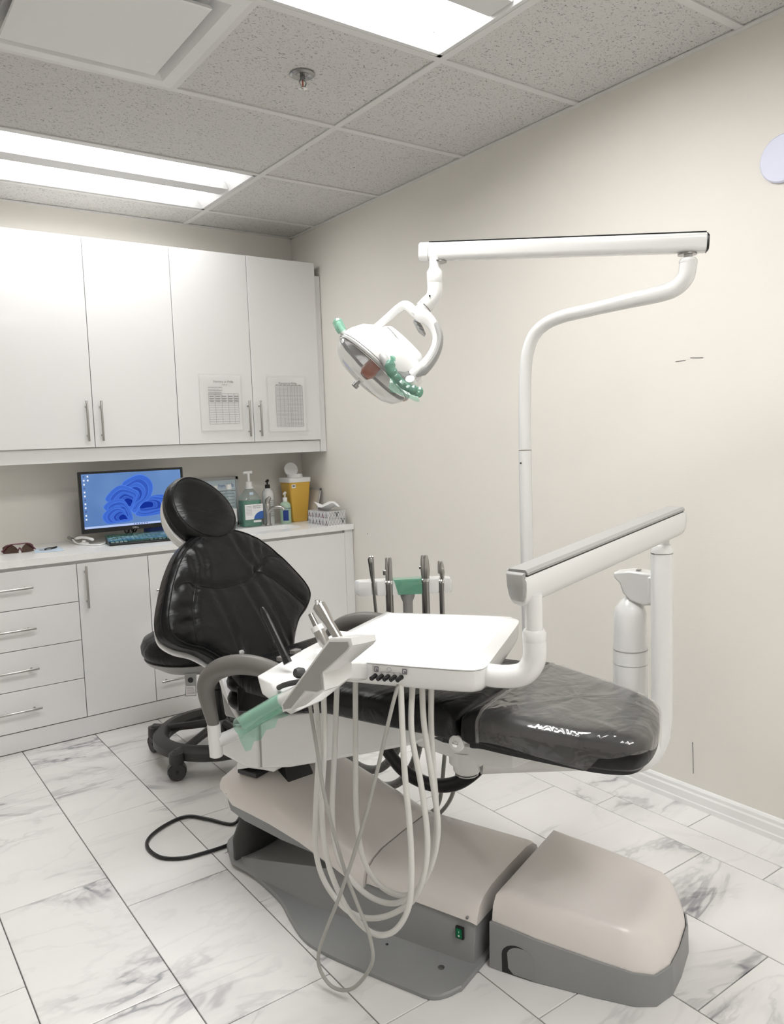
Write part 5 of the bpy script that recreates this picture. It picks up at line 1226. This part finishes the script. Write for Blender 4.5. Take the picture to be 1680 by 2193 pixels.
# hoses of the delivery unit
HS = {'s1': [(-.298, -.27, .83), (-0.300, -0.27, 0.761), (-0.281, -0.27, 0.636), (-0.261, -0.27, 0.515), (-0.216, -0.265, 0.351), (-0.181, -0.26, 0.262), (-0.139, -0.27, 0.194), (-0.139, -0.27, 0.128), (-0.198, -0.27, 0.044), (-0.26, -0.27, 0.02), (-0.3, -0.27, 0.045), (-0.304, -0.275, 0.096), (-0.265, -0.28, 0.19), (-0.204, -0.285, 0.321), (-0.124, -0.28, 0.537), (-0.063, -0.25, 0.79), (-.06, -.22, .84)],
      's2': [(-.315, -.22, .84), (-0.322, -0.22, 0.761), (-0.318, -0.22, 0.64), (-0.337, -0.22, 0.464), (-0.345, -0.22, 0.347), (-0.321, -0.22, 0.266), (-0.261, -0.22, 0.212), (-0.201, -0.22, 0.203), (-0.135, -0.22, 0.225), (-0.07, -0.22, 0.271), (-0.032, -0.22, 0.316), (-0.006, -0.22, 0.387), (0.003, -0.22, 0.474), (-0.010, -0.22, 0.596), (-0.035, -0.215, 0.72), (-0.043, -0.19, 0.84)],
      's3': [(-.265, -.25, .84), (-0.27, -0.25, 0.778), (-0.273, -0.25, 0.658), (-0.292, -0.25, 0.488), (-0.282, -0.25, 0.35), (-0.236, -0.25, 0.251), (-0.185, -0.25, 0.208), (-0.134, -0.25, 0.196), (-0.083, -0.25, 0.222), (-0.044, -0.25, 0.28), (-0.027, -0.25, 0.354), (-0.025, -0.25, 0.48), (-0.036, -0.25, 0.653), (-0.055, -0.225, 0.84)],
      's4': [(-.28, -.18, .84), (-0.283, -0.18, 0.778), (-0.3, -0.18, 0.6), (-0.316, -0.18, 0.423), (-0.302, -0.18, 0.313), (-0.248, -0.18, 0.255), (-0.182, -0.18, 0.234), (-0.116, -0.18, 0.247), (-0.058, -0.18, 0.298), (-0.013, -0.18, 0.376), (0.009, -0.18, 0.478), (-0.005, -0.18, 0.607), (-0.022, -0.18, 0.733), (-0.030, -0.17, 0.84)],
      's5': [(-.243, -.15, .84), (-0.246, -0.15, 0.775), (-0.255, -0.15, 0.569), (-0.259, -0.15, 0.425), (-0.243, -0.15, 0.317), (-0.202, -0.15, 0.262), (-0.15, -0.15, 0.245), (-0.097, -0.15, 0.260), (-0.051, -0.15, 0.312), (-0.021, -0.15, 0.403), (-0.012, -0.15, 0.486), (-0.018, -0.15, 0.617), (-0.020, -0.15, 0.721), (-0.015, -0.15, 0.84)]}
for k in HS:
    bb = B(W); bb.tube(crom(HS[k], 7), .0047 if k == 's1' else .0072, 12); bb.obj('instrument_hose', M['hose2' if k == 's1' else 'hose'], t)

# instruments in the holder
i1 = thing('curing_pen', 'slim black rod instrument leaning out of the tray holder in front of the backrest', 'instrument', W((-.25, -.40, .90)))
bb = B(W); P0_, P1_ = np.array([-.322, -.40, 1.029]), np.array([-.248, -.40, .905]); dv = P1_-P0_
bb.tube([P0_, P0_+dv*.02, P0_+dv*.15, P0_+dv*.9, P0_+dv*.91, P1_], [.003, .0052, .0085, .0090, .0115, .0115], 12, flat=(.8, (0, 1, 0))); bb.obj('rod', M['black'], i1)
i1 = thing('handpiece', 'steel handpiece with short nozzle in the tray holder, left of the taller syringe', 'instrument', W((-.235, -.28, .925)))
P0_, P1_ = np.array([-.276, -.28, .993]), np.array([-.228, -.28, .913]); dv = P1_-P0_
bb = B(W); bb.tube([P0_, P0_+dv*.38], [.0062, .008], 12); bb.obj('nozzle', M['dsteel'], i1)
bb = B(W); bb.tube([P0_+dv*.36, P0_+dv*.5], [.0150, .0153], 16); bb.obj('ring', M['uw'], i1)
bb = B(W); bb.tube([P0_+dv*.5, P0_+dv*.85, P0_+dv*1.0], [.0138, .0142, .008], 16); bb.obj('body', M['steel'], i1)
i1 = thing('air_water_syringe', 'taller steel air and water syringe with two buttons in the tray holder', 'instrument', W((-.25, -.2, .92)))
P0_, P1_ = np.array([-.318, -.20, .999]), np.array([-.255, -.20, .915]); dv = P1_-P0_
bb = B(W); bb.tube([P0_, P0_+dv*.06, P0_+dv*.25, P0_+dv*.55, P1_], [.011, .017, .0165, .0120, .0120], 16); bb.obj('body', M['steel'], i1)
for s_ in (-1, 1): bb = B(W); bb.lathe(tuple(P0_+np.array([s_*.006+.004, 0, .003])), [(.0052, -.006), (.0052, .003), (.003, .006), (0, .006)], axis=(-.55, 0, .8), seg=12); bb.obj('button', M['chrome'], i1)

# ================================================================== ASSISTANT CONSOLE
t = thing('assistant_console', 'white holder bar on a grey post behind the chair, by the right wall', 'instrument holder', W((-.60, .66, .4)))
az0 = np.array([-.775, .585, .83]); aze = norm((.285, .215, 0)); azn = np.array([aze[1], -aze[0], 0])
KF = lambda p: W(az0+aze*p[0]+azn*p[1]+np.array([0, 0, p[2]]))
outl = [(0, -.045), (-.012, -.03), (.004, .012), (.020, .018), (.050, .018), (.056, .006), (.066, .006), (.072, .018), (.105, .018), (.110, .006), (.122, .006), (.128, .018), (.240, .018), (.245, .006), (.257, .006), (.262, .018), (.300, .018), (.305, .006), (.315, .006), (.320, .018), (.345, .018), (.352, .005), (.350, -.03), (.33, -.048)]
bb = B(KF); bb.loft([[(a, c, z_) for a, c in [((p[0]-.17)*k_+.17, p[1]*k_) for p in outl]] for z_, k_ in ((0.002, .97), (.008, 1), (.048, 1), (.055, .97))]); bb.obj('holder_bar', M['uw'], t, ang=35)
bb = B(KF); bb.tube([(.185, -.01, -.45), (.185, -.01, -.03), (.185, -.01, -.012), (.185, -.01, .004)], [.019, .019, .027, .029], 20); bb.obj('post', M['lgrey'], t)
bb = B(W); q_ = az0+aze*.185; bb.tube([(q_[0], q_[1], .40), (-.52, .55, .42), (-.30, .40, .47), (-.2, .3, .50)], .02, 14); bb.obj('support_arm', M['uw'], t)
gs = thing('green_sleeve', 'square green barrier film on the touch pad of the assistant holder bar', 'film sleeve', KF((.185, .02, .05)), 'green barrier film pieces')
bb = B(KF); bb.loft([[(.130, -.040, .057), (.236, -.040, .057), (.242, .014, .058), (.128, .014, .058)], [(.132, .020, .053), (.238, .020, .053), (.238, .0206, .05), (.132, .0206, .05)]][:1]+[[(.128, -.040, .0575), (.238, -.040, .0575), (.244, .018, .059), (.134, .018, .059)]], cap=True); 
bb.loft([[(.134, .0195, .059), (.244, .0195, .059), (.244, .0205, .059), (.134, .0205, .059)], [(.150, .0195, .002), (.244, .0195, .002), (.244, .0205, .002), (.150, .0205, .002)]])
bb.obj('film', M['gfilm'], gs, smooth=False)
# tools standing in the bar
def tool(name, label, x, parts, group=None):
    o = thing(name, label, 'instrument', KF((x, .012, .0)), group)
    for nm, mat, prof_, off in parts:
        b_ = B(KF)
        b_.tube([(x+off[0]+(off[2] if len(off) > 2 else 0)*z_, .012+off[1], z_) for r_, z_ in prof_], [max(r_, .0005) for r_, z_ in prof_], 14); b_.obj(nm, mat, o)
    return o
tool('air_water_syringe', 'dark slim syringe with bright buttons at the left end of the assistant bar', .060,
     [('body', M['dsteel'], [(.006, -.09), (.006, .0), (.0065, .03), (.0075, .06), (.011, .125), (.012, .138), (.009, .145)], (0, 0, -.06)),
      ('button', M['chrome'], [(.004, .143), (.0045, .149), (.002, .152)], (-.010, .004)), ('button', M['chrome'], [(.004, .143), (.0045, .149), (.002, .152)], (-.001, .004))])
tool('suction_handle', 'wide suction handle with forked tip left of the green film on the bar', .116,
     [('grip', M['dsteel'], [(.0145, -.10), (.0145, .045)], (0, 0)), ('collar', M['chrome'], [(.0175, .045), (.0175, .052), (.014, .056)], (0, 0)),
      ('tip', M['steel'], [(.010, .056), (.0085, .09), (.0065, .135), (.005, .142)], (.004, 0, .02)), ('tip', M['steel'], [(.006, .056), (.006, .10), (.0035, .142)], (-.007, 0)),
      ('valve', M['dsteel'], [(.007, .078), (.0075, .094), (.003, .098)], (-.014, 0))])
tool('suction_handle', 'widest suction handle with broad forked tip right of the green film', .251,
     [('grip', M['dsteel'], [(.015, -.10), (.015, .048)], (0, 0)), ('collar', M['chrome'], [(.018, .048), (.018, .055), (.0145, .058)], (0, 0)),
      ('tip', M['steel'], [(.011, .058), (.0135, .085), (.011, .125), (.006, .145)], (.005, 0)), ('tip', M['steel'], [(.006, .058), (.0085, .10), (.007, .13), (.004, .145)], (-.0085, 0)),
      ('valve', M['dsteel'], [(.004, .095), (.0045, .103), (.002, .106)], (-.018, 0))])
tool('saliva_ejector', 'smallest slim handle with short forked tip at the right end of the assistant bar', .311,
     [('grip', M['dsteel'], [(.0095, -.10), (.0095, .040)], (0, 0)), ('collar', M['chrome'], [(.013, .040), (.013, .048), (.009, .052)], (0, 0)),
      ('tip', M['steel'], [(.008, .052), (.0105, .08), (.008, .105), (.004, .12)], (.003, 0)), ('tip', M['steel'], [(.0045, .075), (.0045, .10), (.003, .122)], (-.008, 0)), ('button', M['chrome'], [(.003, .09), (.0045, .094), (.002, .098)], (.004, .009))])

# ================================================================== WATER BOTTLE
t = thing('water_bottle', 'tall white plastic bottle hanging from a holder behind the column', 'bottle', W((.21, .66, .5)))
bx, bn = .215, .66
bb = B(W); bb.lathe((bx, bn, .0), [(.0, .575), (.046, .575), (.053, .585), (.053, .66), (.052, .73), (.0505, .80), (.0495, .845), (.043, .87), (.025, .892), (.012, .905), (.010, .94), (0, .94)], seg=30); bb.obj('bottle', M['uw'], t, ang=50)
for z_ in (.69, .735): bb = B(W); bb.lathe((bx, bn, z_), [(.0528, 0), (.0532, .0015), (.0525, .003)], seg=30); bb.obj('ring', M['lgrey'], t)
bb = B(W); bb.prism([(.172, .63, .978), (.172, .63, .962), (.190, .63, .945), (.20, .63, .915), (.222, .63, .893), (.262, .63, .880), (.325, .63, .890), (.325, .63, .978), (.22, .63, .985)], (0, .062, 0)); bb.obj('holder_head', M['uw'], t, bevel=.006)
bb = B(W); bb.prism([(.285, .60, .895), (.325, .60, .895), (.325, .60, .975), (.285, .60, .975)], (0, .07, 0)); bb.obj('clamp', M['uw'], t, bevel=.003)
bb = B(W); bb.box((.238, .645, .9845), (.250, .662, .9875)); bb.obj('release_tab', M['dsteel'], t, smooth=False)

# ================================================================== STOOL
sc0 = np.array([-1.165, -1.215, 0.0])
t = thing('stool', 'round black rolling stool with charcoal ring base and a hanging tag', 'stool', tuple(sc0))
def SL(p): return (sc0[0]+p[0], sc0[1]+p[1], p[2])
so_ = -norm(RT*np.array([1, 1, 0]))*.085
def SS(p): return (sc0[0]+so_[0]+p[0], sc0[1]+so_[1]+p[1], p[2])
bb = B(SS); bb.lathe((0, 0, 0), [(0, .462), (.20, .462), (.228, .472), (.242, .495), (.244, .525), (.230, .556), (.19, .576), (.08, .582), (0, .580)], seg=48); bb.obj('seat', M['leather'], t, ang=60)
bb = B(SS); bb.lathe((0, 0, 0), [(0, .408), (.13, .408), (.16, .414), (.222, .452), (.232, .468), (.20, .472), (0, .472)], seg=48); bb.obj('seat_pan', M['lgrey'], t, ang=40)
bb = B(SL); bb.lathe((0, 0, 0), [(.032, .12), (.032, .30), (.022, .302), (.022, .41)], seg=22); bb.obj('gas_column', M['black'], t)
bb = B(SS); bb.box((-.02, -.08, .385), (.07, .03, .41)); bb.obj('mechanism', M['black'], t, bevel=.003)
bb = B(SS); bb.tube([(.03, -.06, .392), (-.03, -.17, .385), (-.05, -.20, .38)], .004, 8); bb.obj('lever', M['steel'], t)
# ring base
bb = B(SL); R1 = .262; ring = []
for i in range(48):
    a = 2*math.pi*i/48; c, s_ = math.cos(a), math.sin(a)
    ring.append([(c*r_, s_*r_, z_) for r_, z_ in ((R1-.034, .108), (R1-.014, .132), (R1+.012, .132), (R1+.036, .112), (R1+.036, .080), (R1+.01, .066), (R1-.026, .072))])
ring.append(ring[0]); bb.loft(ring, cap=False); bb.obj('ring_base', M['stool'], t, ang=50)
bb = B(SL); bb.lathe((0, 0, 0), [(0, .09), (.05, .09), (.055, .10), (.045, .15), (.035, .16), (0, .16)], seg=24); bb.obj('centre_hub', M['stool'], t)
a0 = math.atan2(-1.379-sc0[1], -1.443-sc0[0])
for k in range(5):
    a = a0+k*2*math.pi/5; c, s_ = math.cos(a), math.sin(a)
    bb = B(SL); bb.tube([(c*.04, s_*.04, .14), (c*.15, s_*.15, .125), (c*.25, s_*.25, .112), (c*.31, s_*.31, .108), (c*.325, s_*.325, .102)], [.020, .018, .018, .026, .020], 12); sp = bb.obj('spoke', M['stool'], t)
    wx, wy = c*.312, s_*.312
    bb = B(SL); bb.lathe((wx, wy, 0), [(.026, .068), (.032, .078), (.030, .118), (0, .12)], seg=16)
    b2 = norm((-.35-.25*k, -1.0+.2*k, 0)); 
    cas = bb.obj('caster', M['stool'], sp)
    for q in (-1, 1):
        o_ = np.array([wx, wy, .0380])+b2*q*.006
        bb = B(SL); bb.lathe(tuple(o_), [(.0, 0), (.032, 0), (.0375, .004), (.0375, .012), (.033, .016), (.015, .013), (.0, .013)], axis=tuple(b2*q), seg=22)
        if q == 1: wh = bb
        else: wh2 = bb
    wh.v += wh2.v and []
    wh.obj('wheel', M['rubber'], sp); wh2.obj('wheel', M['rubber'], sp)
    bb = B(SL); o_ = np.array([wx, wy, .0380]); bb.tube([tuple(o_-b2*.022), tuple(o_+b2*.022)], .007, 10); bb.obj('axle', M['black'], sp)
    bb = B(SL); hood = []
    for q in (-.021, .021):
        hood.append([tuple(np.array([wx, wy, .038])+b2*q+np.array([b2[1], -b2[0], 0])*.0405*math.cos(w_)+np.array([0, 0, .0405*math.sin(w_)])) for w_ in np.linspace(-.1, math.pi+.1, 12)]+[tuple(np.array([wx, wy, .038])+b2*q+np.array([b2[1], -b2[0], 0])*.0385*math.cos(w_)+np.array([0, 0, .0385*math.sin(w_)])) for w_ in np.linspace(math.pi+.1, -.1, 12)])
    bb.loft(hood); bb.obj('caster_hood', M['stool'], sp, ang=30)
# tag
bb = B(SL); TG = norm(RT*np.array([1, 1, 0])); tgo = np.array([-.19, -.10, 0])
bb.v = []
tb = [(0, .435), (.052, .435), (.047, .36), (.046, .335), (-.004, .335), (.002, .38)]
bb.add([tuple(tgo+TG*a+np.array([0, 0, z_-.005])) for a, z_ in tb]+[tuple(tgo+TG*a+np.array([TG[1], -TG[0], 0])*-.0008+np.array([0, 0, z_-.005])) for a, z_ in tb], [(0, 1, 2, 3, 4, 5), (11, 10, 9, 8, 7, 6)]+[(i, (i+1) % 6, 6+(i+1) % 6, 6+i) for i in range(6)])
tagp = bb.obj('hang_tag', M['lgrey'], t, smooth=False)
nv = np.array([TG[1], -TG[0], 0]); nv = nv if nv@FW < 0 else -nv
bb = B(SL); bb.prism([tuple(tgo+nv*.0012+TG*a+np.array([0, 0, z_])) for a, z_ in ((.003, .335), (.042, .335), (.044, .375), (.005, .375))], tuple(nv*.0003)); bb.obj('tag_label', M['papery'], tagp, smooth=False)
bb = B(SL); bb.lathe(tuple(tgo+nv*.001+TG*.025+np.array([0, 0, .402])), [(0, 0), (.012, 0), (.012, .0006), (0, .0006)], axis=tuple(nv), seg=14); bb.obj('tag_picture', M['black'], tagp)
bb = B(SL)
for k in range(7): bb.prism([tuple(tgo+nv*.0016+TG*a+np.array([0, 0, z_])) for a, z_ in ((.007, .340+.0048*k), (.040, .340+.0048*k), (.040, .3415+.0048*k), (.007, .3415+.0048*k))], tuple(nv*.0002))
bb.obj('text_line', M['maroon'], tagp, smooth=False)
